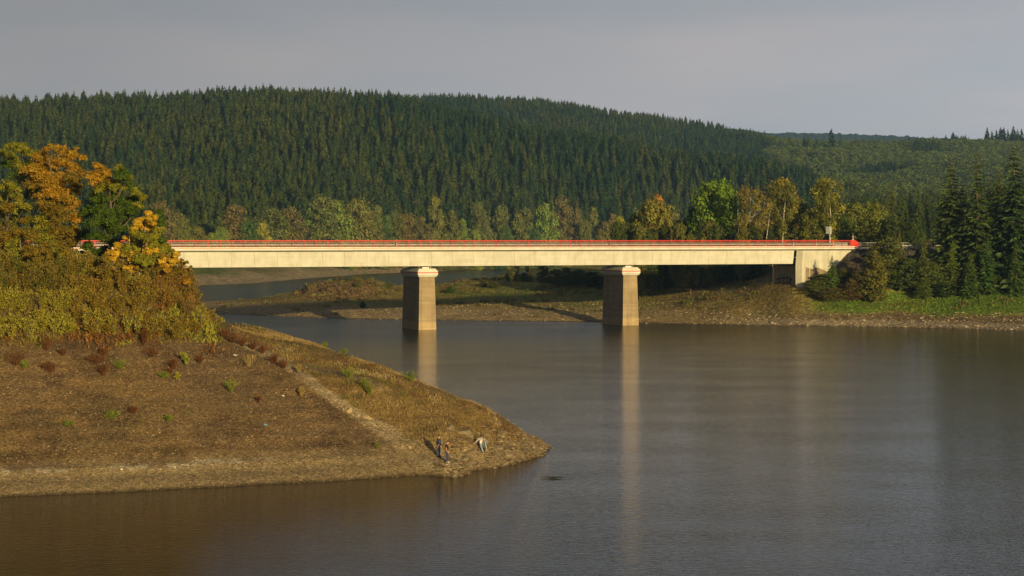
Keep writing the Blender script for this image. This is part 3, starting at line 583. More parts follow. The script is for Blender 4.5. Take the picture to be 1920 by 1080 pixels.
# far shore broadleaved trees: px, top y, width px, colour, kind
OL, DG, YG, LG, BR, OR_ = (.185,.195,.05), (.09,.15,.035), (.34,.33,.06), (.20,.28,.06), (.20,.165,.055), (.34,.20,.05)
CW = {OL:'olive', DG:'dark green', YG:'yellow green', LG:'pale green', BR:'brownish', OR_:'orange'}
far = [(300,375,62,BR,0),(338,400,40,OL,2),(372,425,34,OL,1),(415,425,34,LG,2),(395,436,22,LG,1),(440,383,58,BR,0),(462,411,48,DG,2),(492,417,28,YG,3),(508,388,66,OL,0),(524,421,36,YG,2),(549,404,32,OL,1),(546,388,52,BR,0),
       (582,391,38,LG,1),(617,412,32,DG,3),(602,365,66,OL,0),(628,373,62,LG,0),(656,392,42,LG,1),(668,372,64,OL,2),(692,392,46,OL,0),(706,385,34,OL,3),(725,402,28,DG,3),(760,400,50,BR,2),(742,395,30,OL,1),(790,405,36,BR,0),(815,368,30,OL,3),(822,400,44,OL,0),
       (848,396,34,OL,1),(868,412,26,LG,1),(898,380,36,OL,0),(905,402,40,OL,2),(940,386,46,OL,1),(948,420,34,DG,2),(972,400,30,OL,3),(1022,382,48,LG,0),(1055,370,42,BR,3),(985,388,36,OL,0),(1082,392,30,BR,1),(1113,388,24,OL,3),(1096,412,34,OL,2),(1135,415,36,OL,0),(1000,428,30,DG,2),(890,430,26,LG,2),(1060,420,30,OL,1),
       (1150,400,30,BR,3),(1190,390,40,DG,0),(1260,395,44,OL,1)]
cnt = {}
for (px_, ty, wp, c, k) in far:
    d = np.interp(px_, [300,450,600,750,900,1050,1200,1300], [800,890,985,1060,1150,1230,1300,1340])-rg.uniform(0, 25)-(15 if ty > 405 else 0)
    x = (px_-960)/F*d; z = hC(np.array([x]), np.array([d]))[0]; zt = H+(HY-ty)/F*d; h = max(6, zt-z)
    side = 'left of the near pier' if px_ < 740 else 'above the span between the two piers' if px_ < 1140 else 'above the far pier'
    size = 'broad tall' if wp > 48 else 'medium' if wp > 33 else 'small'
    btree(x, d, z, h, wp/F*d*1.3, k, c, f'{size} {CW[c]} tree on the far shore, {side}', 'broadleaved trees along the far shore')
# small shrubs between them
for k in range(95):
    px_ = rg.uniform(290, 1180); d = np.interp(px_, [300,450,600,750,900,1050,1200,1300], [785,872,965,1040,1128,1205,1280,1320])-rg.uniform(0, 14)
    x = (px_-960)/F*d; z = hC(np.array([x]), np.array([d]))[0]; h = rg.uniform(4.5, 10.5)
    btree(x, d, z, h, h*rg.uniform(.8, 1.2), k, [OL, LG, DG, OL, YG, BR][k % 6], 'low shrub at the foot of the far forest, just over the bridge railing', 'shrubs at the edge of the far shore', 'shrub', 'shrub')
# ------------------------------------------------------------------ trees behind the right part of the bridge
def put(px_, d, fn=hB): x = (px_-960)/F*d; return x, d, float(fn(np.array([x]), np.array([float(d)]))[0])
def tall(px_, ty, wp, d, c, k, label, fn=hB, **kw):
    c = tuple(q*1.4 for q in c); x, y, z = put(px_, d, fn); return btree(x, y, z, max(2, H+(HY-ty)/F*d-z), wp/F*d*1.28, k, c, label, **kw)
tall(1160,405,34,470,(.20,.19,.035),3,'slim yellow green birch at the left end of the clump behind the right span', cat='birch')
tall(1192,398,46,478,(.14,.15,.03),0,'olive tree between the slim birch and the orange topped tree')
t_ = tall(1228,372,80,470,(.19,.17,.03),2,'rounded olive tree with red orange top behind the right span')
tall(1232,366,44,472,(.42,.17,.035),4,'small red orange maple crown showing above the rounded olive tree', cat='maple')
tall(1275,412,46,474,(.05,.07,.018),1,'dark green tree right of the rounded orange topped tree')
tall(1302,388,48,468,(.045,.065,.016),3,'dark narrow tree on the left flank of the tall vivid green tree')
tall(1340,335,92,462,(.10,.165,.016),2,'tall vivid green broad tree behind the right span')
tall(1368,350,60,466,(.095,.15,.016),0,'green tree tucked against the right of the tall vivid green tree')
tall(1470,335,68,466,(.23,.20,.035),1,'tall yellow olive birch right of the white trunked birch', cat='birch')
tall(1500,372,50,476,(.13,.14,.03),0,'olive green tree filling between the two tall birches')
tall(1547,333,60,462,(.22,.21,.03),3,'tall yellow green poplar just left of the road sign', cat='poplar')
tall(1520,395,48,452,(.10,.12,.022),2,'low green tree in front of the yellow green poplar')
tall(1436,415,44,455,(.09,.11,.022),4,'low dark tree right of the white birch trunks')
tall(1580,405,46,470,(.07,.10,.02),0,'dark green tree between the road sign and the warning sign')
tall(1606,380,52,478,(.13,.16,.03),1,'green tree with lighter top behind the warning sign')
tall(1640,378,52,480,(.12,.15,.028),2,'yellow tipped green tree at the bridge end behind the guard rail')
tall(1675,405,44,474,(.06,.085,.02),0,'dark green tree behind the guard rail')
tall(1710,415,44,470,(.05,.075,.02),2,'dark tree at the far end of the guard rail')
for k in range(34):
    px_ = 1150+k*16.5+rg.uniform(-6, 6); d = rg.uniform(440, 462) if px_ < 1560 else rg.uniform(470, 490); x, y, z = put(px_, d); h = max(3.5, H+(HY-rg.uniform(412, 440))/F*d-z)
    btree(x, y, z, h, rg.uniform(4.5, 7), k, [(.075,.10,.02),(.11,.12,.025),(.05,.07,.018),(.15,.15,.03)][k % 4], f'{["mid green","olive","dark green","yellowish"][k % 4]} understorey tree behind the railing, '+('left of the vivid green tree' if px_ < 1290 else 'under the vivid green tree' if px_ < 1385 else 'around the white birch trunks' if px_ < 1500 else 'between the birches and the road sign' if px_ < 1600 else 'behind the guard rail past the bridge end'), 'understorey trees behind the right span')
# white trunked birch clump: drooping thin crown over visible stems
rg2 = np.random.default_rng(301)
def birch(px_, d, ty, wp, trunks, color, label, nleaf=9000):
    x, y, z = put(px_, d); h = H+(HY-ty)/F*d-z; w = wp/F*d; e = empty('birch_tree', (x, y, z), 0, label=label, cat='birch'); lb = []
    for k in range(30):
        u = rg2.uniform(.42, 1); a = rg2.uniform(0, 6.28); q = w/2*1.05*math.sqrt(rg2.uniform(.1, 1))*math.sin(math.pi*min(1, (1.06-u)*1.3+.2))**.5; r = w*.15*rg2.uniform(.7, 1.3)
        lb.append((math.cos(a)*q, math.sin(a)*q, min(h*u, h-r*.8), r, rg2.uniform(.3, 1)))
    c = link('crown', crown_mesh('birch_crown', rg2, lb, nleaf, .42, flat=1.25), M['leaf'], e); c.color = (*color, 1)
    for (x0, x1, x2, r) in trunks:
        mb = MB(); pts = [(x0, 0, -.5), (x0+(x1-x0)*.55, .1, h*.28), (x1, 0, h*.5), (x2, .2, h*.86)]; mb.tube(pts, [r, r*.8, r*.6, r*.2], 7)
        for q in range(4): i = rg2.integers(0, len(lb)); s = Vector(pts[2]).lerp(Vector(pts[3]), q/5); mb.tube([s, s.lerp(Vector(lb[i][:3]), .6)+Vector((0,0,.4)), lb[i][:3]], [r*.35, r*.22, r*.07], 5)
        mb.build('trunk', M['birch'], e)
    return e
birch(1413, 448, 350, 66, [(-3.2,-3.8,-4.0,.13),(.0,-1.0,-.8,.17),(1.0,1.3,2.9,.17),(2.0,3.5,4.6,.14)], (.26,.22,.05), 'thin yellow brown birch clump with bare white trunks behind the railing')
birch(1466, 449, 345, 60, [(.0,.4,1.0,.16)], (.20,.20,.04), 'birch with one pale trunk right of the white trunked clump', 6000)
birch(1554, 447, 337, 52, [(.3,.5,.2,.17)], (.21,.22,.035), 'birch with a pale trunk rising behind the road sign post', 6000)
# ------------------------------------------------------------------ spruces of the right side
mid = [(1590,350),(1606,338),(1622,352),(1640,333),(1655,345),(1672,331),(1690,336),(1706,348),(1722,342),(1738,347),(1752,362),(1578,362),(1630,365),(1664,368),(1698,372),(1730,378)]
for k, (px_, ty) in enumerate(mid):
    d = 600+rg.uniform(-20, 25)-(30 if ty > 358 else 0); x, y, z = put(px_, d); z = min(z, 18); h = H+(HY-ty)/F*d-z
    spruce(x, y, z-.5, h, S_NEAR[k % 3], 'dark spruce in the stand behind the right end of the bridge', 'spruces in the stand behind the bridge end', .85, k*1.3, (.9,.95,.95,1))
right = [(1783,313,398,1.12,'spruce with its top alone against the hazy slope, leftmost of the tall right hand spruces'),(1832,302,392,1.05,'tall spruce second from left in the right hand stand'),(1872,335,402,1.1,'shorter dark spruce in the gap between the tall right hand spruces'),
         (1901,286,392,1.15,'tallest spruce near the right edge of the picture'),(1935,300,398,1.2,'spruce cut by the right edge of the picture'),(1858,350,408,1.1,'dark spruce behind the second tall spruce of the right hand stand'),
         (1806,362,410,1.1,'lower spruce filling between the two leftmost tall spruces'),(1765,372,412,1.0,'small spruce on the left flank of the right hand stand'),(1960,320,402,1.1,'spruce just past the right edge of the picture')]
for k, (px_, ty, d, wf, lab) in enumerate(right):
    d += 10; x, y, z = put(px_, d); spruce(x, y, z-.3, H+(HY-ty+22)/F*d-z, S_NEAR[k % 3], lab, None, wf*1.22, k*2.1, (1.0,1.0,.75,1))
small = [(1687,424,30,394,(1.9,1.45,.9),'small brownish conical spruce behind the guard rail'),(1733,430,30,392,(1.7,1.4,.8),'small conical spruce right of the guard rail'),(1852,440,46,386,(1.5,1.6,1.0),'young light green spruce in front of the tall right hand stand'),
         (1787,448,52,388,(1.4,1.5,.8),'young spruce at the foot of the leftmost tall spruce'),(1560,474,34,388.5,(1.2,1.3,1),'young spruce standing against the pale wing wall'),(1820,470,44,384,(1.2,1.3,.8),'young spruce between the two light green ones on the right bank'),
         (1905,450,50,384,(1.1,1.2,.8),'young dark spruce at the right edge of the bank')]
for k, (px_, ty, wp, d, c, lab) in enumerate(small):
    d += 12; x, y, z = put(px_, d); h = max(3, H+(HY-ty)/F*d-z); spruce(x, y, z-.2, h, S_NEAR[(k+1) % 3], lab, None, wp/F*d/(8.4*h/25), k*1.7, (*c, 1), 'young_spruce')
# bushes of the right bank
rb = [(1663,440,64,388,(.075,.085,.02),'round olive bush hiding the end of the guard rail'),(1640,470,50,386,(.10,.11,.022),'olive bush below the guard rail'),(1585,500,44,394,(.10,.105,.025),'low bush at the sloping end of the wing wall'),
      (1545,512,50,393,(.075,.09,.02),'dark bush at the foot of the young spruce by the wing wall'),(1528,524,40,391,(.11,.12,.02),'bush at the foot of the abutment'),(1610,505,40,388,(.08,.07,.02),'brownish bush on the embankment foot'),
      (1700,482,62,386,(.06,.085,.018),'dark green bush right of the thin bare tree'),(1740,488,66,385,(.085,.11,.02),'large willow bush in the middle of the right bank'),(1768,529,38,381,(.05,.075,.018),'small dark round bush in the bright grass'),
      (1731,532,34,381,(.09,.12,.022),'small green bush left of the dark round one'),(1810,505,54,384,(.08,.10,.02),'green bush under the second tall spruce'),(1860,515,50,383,(.09,.11,.02),'green bush in front of the right hand spruces'),(1905,505,60,384,(.06,.08,.018),'dark bush at the right edge of the bank'),
      (1670,505,50,386,(.055,.08,.018),'dark bush in the hollow below the round olive bush'),(1780,500,46,385,(.07,.09,.02),'bush under the leftmost tall spruce'),(1560,538,60,388,(.11,.105,.035),'grey green bush bank right of the abutment foot'),(1600,528,40,388,(.08,.055,.025),'reddish brown bush left of the thin bare tree'),(1640,520,44,387,(.09,.085,.025),'bush right of the thin bare tree')]
for k, (px_, ty, wp, d, c, lab) in enumerate(rb): tall(px_, ty, wp, d+(10 if 1520 < px_ < 1650 else 16), c, k, lab, cat='bush', name='bush')
# bushes under and behind the bridge
ORD = ['first','second','third','fourth','fifth','sixth','seventh','eighth','ninth','tenth','eleventh']
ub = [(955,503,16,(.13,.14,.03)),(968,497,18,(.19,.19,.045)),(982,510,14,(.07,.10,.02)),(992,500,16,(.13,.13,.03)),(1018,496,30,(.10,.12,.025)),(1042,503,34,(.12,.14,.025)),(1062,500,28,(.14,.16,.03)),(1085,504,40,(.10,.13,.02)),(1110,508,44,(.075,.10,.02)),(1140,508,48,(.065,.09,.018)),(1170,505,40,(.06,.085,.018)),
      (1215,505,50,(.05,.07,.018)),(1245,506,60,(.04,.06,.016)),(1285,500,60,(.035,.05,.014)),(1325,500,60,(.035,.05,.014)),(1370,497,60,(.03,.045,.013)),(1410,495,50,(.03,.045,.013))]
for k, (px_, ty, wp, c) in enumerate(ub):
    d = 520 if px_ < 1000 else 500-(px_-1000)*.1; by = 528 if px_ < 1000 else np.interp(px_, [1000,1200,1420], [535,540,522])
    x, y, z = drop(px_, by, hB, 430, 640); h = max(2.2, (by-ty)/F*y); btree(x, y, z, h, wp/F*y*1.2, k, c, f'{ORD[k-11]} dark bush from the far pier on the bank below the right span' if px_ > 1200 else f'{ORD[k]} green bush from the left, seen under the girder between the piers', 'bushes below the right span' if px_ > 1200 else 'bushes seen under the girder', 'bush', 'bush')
lb_ = [(680,568,14,(.04,.07,.02),'small dark green bush on the spit left of the near pier'),(672,531,16,(.16,.17,.03),'yellow green bush on the crest of the spit'),(845,540,24,(.07,.12,.022),'green bush on the bank right of the near pier'),(905,528,26,(.12,.13,.03),'olive bush on the crest between the piers'),(925,530,26,(.13,.14,.03),'light bush beside the olive one between the piers'),
       (730,533,20,(.17,.17,.035),'pale bush on the crest just left of the near pier'),(790,534,40,(.13,.15,.03),'bush strip on the crest right behind the near pier')]
for k, (px_, by_, wp, c, lab) in enumerate(lb_):
    x, y, z = drop(px_, by_+10, hB, 415, 640); btree(x, y, z, (14 if wp < 30 else 12)/F*y, wp/F*y, k, c, lab, cat='bush', name='bush')
# thin bare tree at the embankment foot
x, y, z = put(1625, 399); mb = MB(); h = 7.2
mb.tube([(0,0,-.3),(.1,0,h*.4),(-.1,0,h*.75),(-.3,0,h)], [.09,.07,.05,.02], 6)
e = empty('bare_tree', (x, y, z), 0, label='thin pale bare tree with few leaves on the embankment foot', cat='tree')
tips = []
for k in range(14):
    a = rg.uniform(0, 6.28); z1 = h*rg.uniform(.3, .9); l = rg.uniform(.5, 1.3); tip = (math.cos(a)*l, math.sin(a)*l, z1+l*.9); tips.append(tip+(.35, .6)); mb.tube([(0,0,z1), (math.cos(a)*l*.5, math.sin(a)*l*.5, z1+l*.3), tip], [.035,.022,.01], 4)
mb.build('trunk', mat('pale_bark', (.42,.33,.20), .8), e); c = link('crown', crown_mesh('sparse_crown', rg, tips, 260, .28), M['leaf'], e); c.color = (.30,.22,.07,1)
# ridge line spruces on the right horizon
for k, (px_, ty, d, wf) in enumerate([(1559,238,2250,1.2),(1515,252,2200,1),(1530,253,2200,1),(1508,252,2210,1),(1575,253,2230,.9),(1787,246,2330,1.4),(1793,251,2330,1),(1811,250,2330,.9),(1851,236,2300,1.1),(1860,243,2300,1),(1868,241,2310,1.1),(1876,237,2300,1.2),(1882,236,2310,1.1),(1890,240,2300,1),(1900,234,2300,1.4),(1908,240,2300,1),(1915,239,2310,1.2),(1925,236,2300,1.2)]):
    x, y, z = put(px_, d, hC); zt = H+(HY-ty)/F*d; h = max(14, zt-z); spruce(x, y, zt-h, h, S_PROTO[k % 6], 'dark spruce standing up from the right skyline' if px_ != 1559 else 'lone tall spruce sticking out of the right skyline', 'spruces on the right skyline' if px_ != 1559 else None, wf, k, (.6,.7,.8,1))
# farthest ridge; distance haze is partly put into its bluish colour
def hD(x, y):
    px_ = x/y*F+960; ty = np.interp(px_, [900,1300,1400,1440,1500,1560,1680,1760,1850,2100], [262,232,236,243,246,248,251,256,262,275]); base = H+(HY-ty)/F*5300
    jag = np.abs(fbm(x*.06, y*.02, 3))*9; return base-np.abs(y-5300)*.22*np.where(y < 5300, 1, 2)-8+jag+fbm(x*.003, y*.003, 3)*7
tag(link('hills', grid('far_hills', hD, 300, 1900, 4500, 5600, 5, 44, lambda x, y, z: np.tile(np.array([.03,.045,.045]), (len(x), 1)), smooth=False), gC), kind='structure')
#==HEADLAND==
# ------------------------------------------------------------------ headland trees
O1, Y1, G1, YG1, OB = (.48,.265,.018), (.64,.42,.028), (.075,.12,.010), (.27,.25,.018), (.27,.175,.018)
rgh = np.random.default_rng(77)
def maple(px0, d, spec, label, depth=3.0, size=.24, per=900, trunks=None, cat='maple', limbs=12, r=.2):
    x0, y0, z0 = put(px0, d, hA); lb = []
    for (px_, py_, rp, c) in spec:
        dd = d+rgh.uniform(-depth, depth); r_ = rp/F*d; cx, cy, cz = P(px_, py_, dd)
        for q in range(9):
            o_ = unit(rgh.normal(0, 1, 3))*r_*1.0*rgh.uniform(.25, 1)*[1, 2.0, 1]; m = rgh.uniform(0, 1)*.35
            cc = np.array(c)*rgh.uniform(.8, 1.2)*(1-m)+m*np.array(G1 if c != Y1 else O1)
            lb.append((cx-x0+o_[0], cy-y0+o_[1], cz-z0+o_[2]*.9, r_*rgh.uniform(.40, .66), cc))
    e = empty('maple_tree', (x0, y0, z0-.1), 0, label=label, cat=cat)
    link('crown', crown_mesh('maple_crown', rgh, lb, int(per*2.0*len(spec)), size*.82, cols=1, flat=.68), M['leaf'], e)
    h = max(l[2] for l in lb); bl = [l for l in lb]
    for (dx, lean, rr) in (trunks or [(0, 0, r)]):
        mb = trunk_mesh(rgh, h, rr, bl, limbs, lean, .2); o_ = mb.build('trunk', M['bark'] if trunks is None else M['palebark'], e); o_.location.x = dx
    return e
M['palebark'] = noisy('pale_bark', (.34,.29,.21), (.50,.44,.33), 4, (1,1,.4))
maple(62, 186, [(12,284,13,YG1),(24,278,13,YG1),(42,276,15,YG1),(58,284,14,YG1),(76,286,11,YG1),(30,300,16,YG1),(12,308,14,G1),(28,322,16,G1),(60,305,18,G1),(48,332,18,YG1),(80,325,20,G1),(100,350,20,G1),(70,360,20,G1)], 'maple with yellow green top behind the orange one, upper left', per=750)
maple(100, 178, [(97,275,9,O1),(110,280,14,O1),(128,287,14,O1),(142,288,13,O1),(155,293,8,O1),(76,298,17,O1),(92,306,18,O1),(112,305,16,O1),(60,312,16,O1),(132,312,16,O1),(48,322,12,OB),(80,325,22,O1),(108,330,20,O1),(136,332,15,OB),
      (152,322,10,O1),(62,345,20,OB),(92,352,22,O1),(122,352,20,O1),(146,350,12,OB),(75,375,20,OB),(104,378,22,OB),(134,376,18,O1),(90,400,20,YG1),(118,404,20,OB),(142,402,16,O1),(70,412,18,YG1),(100,428,20,OB),(130,430,18,OB),(84,446,20,YG1),(112,455,20,OB),(140,452,14,OB),(95,475,20,OB)],
      'big maple with burnt orange crown, highest of the headland trees', per=850)
maple(205, 175, [(182,308,9,O1),(190,316,12,O1),(200,322,10,O1),(176,330,14,O1),(196,336,13,O1),(184,350,16,YG1),(222,312,9,YG1),(232,318,10,G1),(228,330,12,G1),(243,332,8,YG1),(216,345,15,YG1),(240,350,12,G1),(258,358,10,YG1),(268,366,9,YG1),(252,370,13,G1),(208,366,18,G1),(178,372,16,G1),
      (232,376,18,G1),(262,384,10,YG1),(190,392,18,G1),(216,398,19,G1),(244,396,15,G1),(164,396,14,G1),(176,416,17,G1),(204,420,19,G1),(232,420,16,G1),(160,436,14,G1),(186,442,17,G1),(212,446,17,G1),(166,462,14,G1),(192,468,15,G1),(150,478,12,G1),(176,488,12,G1)], 'green maple with a touch of orange at its top, right of the big orange one', per=850)
maple(14, 174, [(8,345,14,YG1),(24,352,12,YG1),(6,366,16,YG1),(-18,372,16,YG1),(30,372,14,YG1),(12,388,16,OB),(36,392,12,YG1),(50,386,10,YG1),(-12,398,16,OB),(20,412,16,YG1),(46,412,12,OB),(0,430,16,OB),(30,436,14,OB),(58,436,12,YG1),(10,456,16,O1),(40,462,14,OB),(-14,462,14,OB),(20,486,16,O1),(48,490,14,OB),(-8,500,16,O1),(-30,430,16,YG1)],
      'yellow green tree at the left edge of the picture', per=750, cat='tree')
maple(261, 164, [(278,400,9,Y1),(286,408,10,Y1),(268,412,10,Y1),(258,420,10,Y1),(298,398,8,G1),(304,412,8,G1),(280,424,13,Y1),(298,430,10,YG1),(258,438,12,YG1),(278,444,13,YG1),(306,446,9,G1),(242,448,11,Y1),(262,458,13,YG1),(290,458,13,YG1),(226,462,10,Y1),(310,462,10,YG1),(244,470,12,Y1),(272,474,13,YG1),(300,476,12,Y1),
      (322,468,8,YG1),(332,474,7,Y1),(238,462,12,YG1),(258,472,12,YG1),(284,468,13,Y1),(300,466,12,YG1),(220,474,12,YG1),(236,478,12,OB),(268,484,13,YG1),(294,480,13,YG1),(312,482,11,OB),(200,484,10,OB),(230,496,11,OB),(256,500,11,OB),(280,504,11,OB),(300,502,11,OB),(210,478,10,Y1),(228,484,11,Y1),(254,486,12,Y1),(282,490,11,YG1),(308,490,10,Y1),(326,488,8,Y1),(196,488,9,YG1),(216,500,8,Y1),(242,500,8,Y1),(312,502,7,O1)], 'young golden yellow maple on two pale stems at the crown of the slope', 1.8, .25, 1500, trunks=[(0,.5,.09),(-.7,-.3,.05)], limbs=9)
maple(40, 171, [(10,440,16,OB),(34,448,16,YG1),(60,440,16,OB),(84,452,15,YG1),(22,464,16,YG1),(50,468,16,OB),(76,474,15,OB),(4,480,15,OB),(34,490,15,YG1),(62,494,15,OB),(92,490,14,OB),(12,508,14,OB)], 'low golden olive tree filling under the left edge maples', 2.5, .22, 700, cat='tree', limbs=8)
maple(318, 165, [(326,486,9,OB),(338,492,9,OB),(316,498,10,O1),(332,506,10,OB),(346,508,8,OB),(320,514,10,OB),(340,522,9,OB),(352,526,8,O1),(356,500,5,OB),(350,490,4,OB)], 'rusty young tree at the right edge of the thicket against the girder', 1.2, .2, 420, cat='tree', limbs=6, r=.07)
maple(150, 170, [(60,470,16,OB),(30,476,16,YG1),(80,462,14,OB),(170,496,14,OB),(190,506,12,OB),(160,512,13,OB),(20,505,15,OB),(110,470,14,YG1),(90,490,16,OB),(115,496,14,OB),(70,500,16,YG1),(135,500,12,OB),(100,515,14,OB),(50,512,14,YG1),(125,470,13,OB),(150,492,8,G1)], 'low olive brown tree in the thicket under the big maple', 2.5, .22, 700, cat='tree', limbs=8)
# ------------------------------------------------------------------ headland shrubs
def plant(px_, py_, wpx, hpx, c1, c2, label, cat, name, group=None, stems=14, per=26, size=.16, up=1.0, asp=.5, sc_=1.0, d0=125, d1=235, fn=hA, wood=True):
    x, y, z = drop(px_, py_, fn, d0, d1); w, h = wpx/F*y, hpx/F*y; e = empty(name, (x, y, z-.03), 0, label=label, cat=cat, group=group)
    link('foliage', stem_plant(name+'_foliage', rgh, w, h, stems, per, size, c1, c2, up, asp), M['leaf'], e)
    if wood: stems_mb(rgh, w, h, 5, .012+.006*h).build('stem', M['bark'], e)
    return e
YL, YB, OC, RU, RU2, ST, GR = (.40,.32,.03), (.27,.22,.022), (.25,.155,.022), (.135,.05,.018), (.19,.085,.022), (.42,.31,.12), (.12,.17,.02)
# thicket at the top of the slope
n_ = 0; cells = []
for k, (a, b, w, h) in enumerate([(10,520,60,62),(45,515,56,58),(80,520,60,56),(115,520,56,54),(150,524,50,44),(180,524,44,30),(212,524,44,26),(236,522,30,30),(300,528,46,44),(322,530,44,48),(340,535,40,44),(285,530,40,34),(26,490,60,50),(64,492,56,46),(105,494,52,44),(318,502,44,44),(338,512,38,46),(352,548,34,44),(362,572,30,36)]):
    plant(a, b, w, h, (.22,.17,.025) if k % 2 else (.30,.22,.03), (.12,.13,.02), f'tall {"olive" if k % 2 else "golden olive"} shrub under the maples, '+('left end of the row' if a < 60 else 'below the big orange maple' if a < 160 else 'below the green maple' if a < 240 else 'below the golden maple'), 'shrub', 'shrub', 'tall shrubs under the maples', 26, 60, .19)
for yy in (505, 530, 555, 582, 608, 632):
    for xx in np.arange(-25, 385, 25):
        px_, py_ = xx+rgh.uniform(-9, 9), yy+rgh.uniform(-8, 8)
        if px_ > 338+max(0, (py_-500))*.36: continue
        if 195 < px_ < 300 and py_ < 520: continue
        if py_ > 595 and rgh.uniform() < .25: continue
        if px_ < 130: c1, c2, l1 = ((OC, (.10,.13,.02), 'ochre green shrub') if py_ < 565 else ((.34,.31,.03), YB, 'yellow green shrub'))
        elif py_ > 590: c1, c2, l1 = YB, OC, 'olive yellow shrub'
        elif px_ > 290: c1, c2, l1 = (.28,.15,.025), OC, 'rusty ochre shrub'
        else: c1, c2, l1 = OC, YB, 'brown ochre shrub'
        where = 'at the left end of the thicket' if px_ < 90 else 'in the middle of the thicket' if px_ < 250 else 'near the right edge of the thicket'
        row = 'upper row' if yy < 540 else 'middle row' if yy < 590 else 'lowest row'
        big = rgh.uniform(.8, 1.35)
        plant(px_, py_, 44*big, (46 if yy < 590 else 32)*big, c1, c2, f'{l1} {where}, {row}', 'shrub', 'shrub', 'shrubs of the thicket on top of the headland', 20, 46, .17); n_ += 1
for (a, b, w, h, l) in [(160,622,26,56,'first yellow sapling in the row under the golden maple, from the left'),(186,628,28,58,'second yellow sapling in the row, from the left'),(214,632,26,52,'third yellow sapling, left of the brightest pair'),(238,630,30,54,'bright yellow spire shaped sapling below the golden maple'),
        (257,634,26,60,'broad lemon yellow sapling, rightmost of the row'),(302,622,22,40,'small yellow sapling right of the reddish patch'),(374,630,34,66,'tall yellow sapling at the edge above the path'),(392,640,24,44,'low yellow sapling beside the tall one at the edge'),(102,628,24,40,'yellow sapling above the rusty tussock on the left'),(58,632,32,46,'yellow sapling in the lowest left thicket'),(22,640,34,50,'yellow sapling nearest the left picture edge'),
        (350,688,26,38,'isolated bright yellow sapling on the gravel slope'),(333,712,10,14,'tiny yellow seedling on the gravel slope')]:
    plant(a, b, w, h, YL, (.30,.33,.03), l, 'sapling', 'sapling', None, 9, 30, .15, 1.6)
for k in range(9):
    plant(345+rgh.uniform(-12, 26), 520+k*10+rgh.uniform(-4, 4), 36, 46, (.30,.17,.03), (.20,.13,.03), 'twiggy rust ochre shrub on the steep right edge of the headland', 'shrub', 'shrub', 'shrubs on the right edge of the headland', 16, 40, .14)
plant(350, 512, 40, 46, (.22,.14,.05), OC, 'sparse twiggy shrub reaching over the pale girder', 'shrub', 'shrub', None, 12, 14, .15)
TU = 'rust red tussocks on the gravel slope'
for (a, b, w, h, l) in [(30,688,64,42,'largest rust red tussock, at the left edge of the gravel'),(88,660,34,40,'tall rust tussock above the largest one'),(95,700,44,24,'rust tussock beside the bright green patch'),(180,684,46,24,'broad rust tussock below the yellow saplings'),(194,706,36,30,'orange brown tussock lowest in the group under the saplings'),
        (285,672,36,24,'flat rust tussock left of the isolated yellow sapling'),(326,694,30,24,'rust tussock touching the isolated yellow sapling'),(316,706,18,16,'small orange tussock under the one by the yellow sapling'),(270,650,24,44,'dark red tussock between the lemon sapling and the slope'),(375,682,16,16,'small rust tussock right of the isolated yellow sapling'),
        (420,636,26,22,'first rust tussock from the left along the path head'),(436,644,28,22,'second rust tussock along the path head'),(455,650,24,18,'third rust tussock along the path head'),(474,657,22,18,'fourth rust tussock along the path'),(492,664,20,16,'fifth rust tussock along the path'),(514,682,28,20,'broad rust tussock left of the gravel path'),(532,692,24,20,'last rust tussock beside the gravel path'),(485,756,9,12,'tiny dark red tussock alone on the gravel'),(250,776,20,14,'faint brown tussock on the lower gravel'),(194,668,18,16,'small dark tussock under the saplings'),(118,668,16,14,'small rust tussock right of the tall one')]:
    plant(a, b, w, h, RU, RU2, l, 'tussock', 'tussock', TU, 46, 14, .22, 2.6, .12, wood=False)
for (a, b, w, h, l) in [(432,738,30,34,'green yellow grass tuft alone on the gravel slope'),(307,710,22,14,'small pale grass tuft below the rust tussocks'),(466,690,34,30,'straw coloured grass clump left of the path'),(225,694,34,26,'yellow green tuft right of the orange brown tussock'),(46,692,20,18,'yellow green tuft on the left gravel'),(210,787,36,20,'green tuft on the lower gravel slope'),(316,792,24,14,'small green tuft on the lower gravel slope'),
        (128,800,24,12,'faint green tuft on the lower left gravel'),(770,716,34,24,'fresh green bush on the crest of the headland'),(692,742,20,26,'bright green sprig beside the path on the headland'),(655,712,44,28,'olive tuft above the path in the dry grass'),(609,652,14,12,'small green sprig on the crest line'),(646,664,16,10,'second green sprig on the crest line'),(683,726,22,18,'green tuft just above the bright sprig'),(706,840,12,9,'little green tuft on the gravel beach'),(560,700,14,18,'straw tuft at the fork of the path'),(565,745,14,22,'tall thin straw tuft left of the path')]:
    st = 'straw' in l; plant(a, b, w, h, ST if st else (.24,.27,.03), (.34,.26,.08) if st else (.15,.20,.025), l, 'grass tuft' if 'bush' not in l else 'bush', 'grass_tuft' if 'bush' not in l else 'bush', None, 34, 12, .2, 2.4, .16, wood='bush' in l)
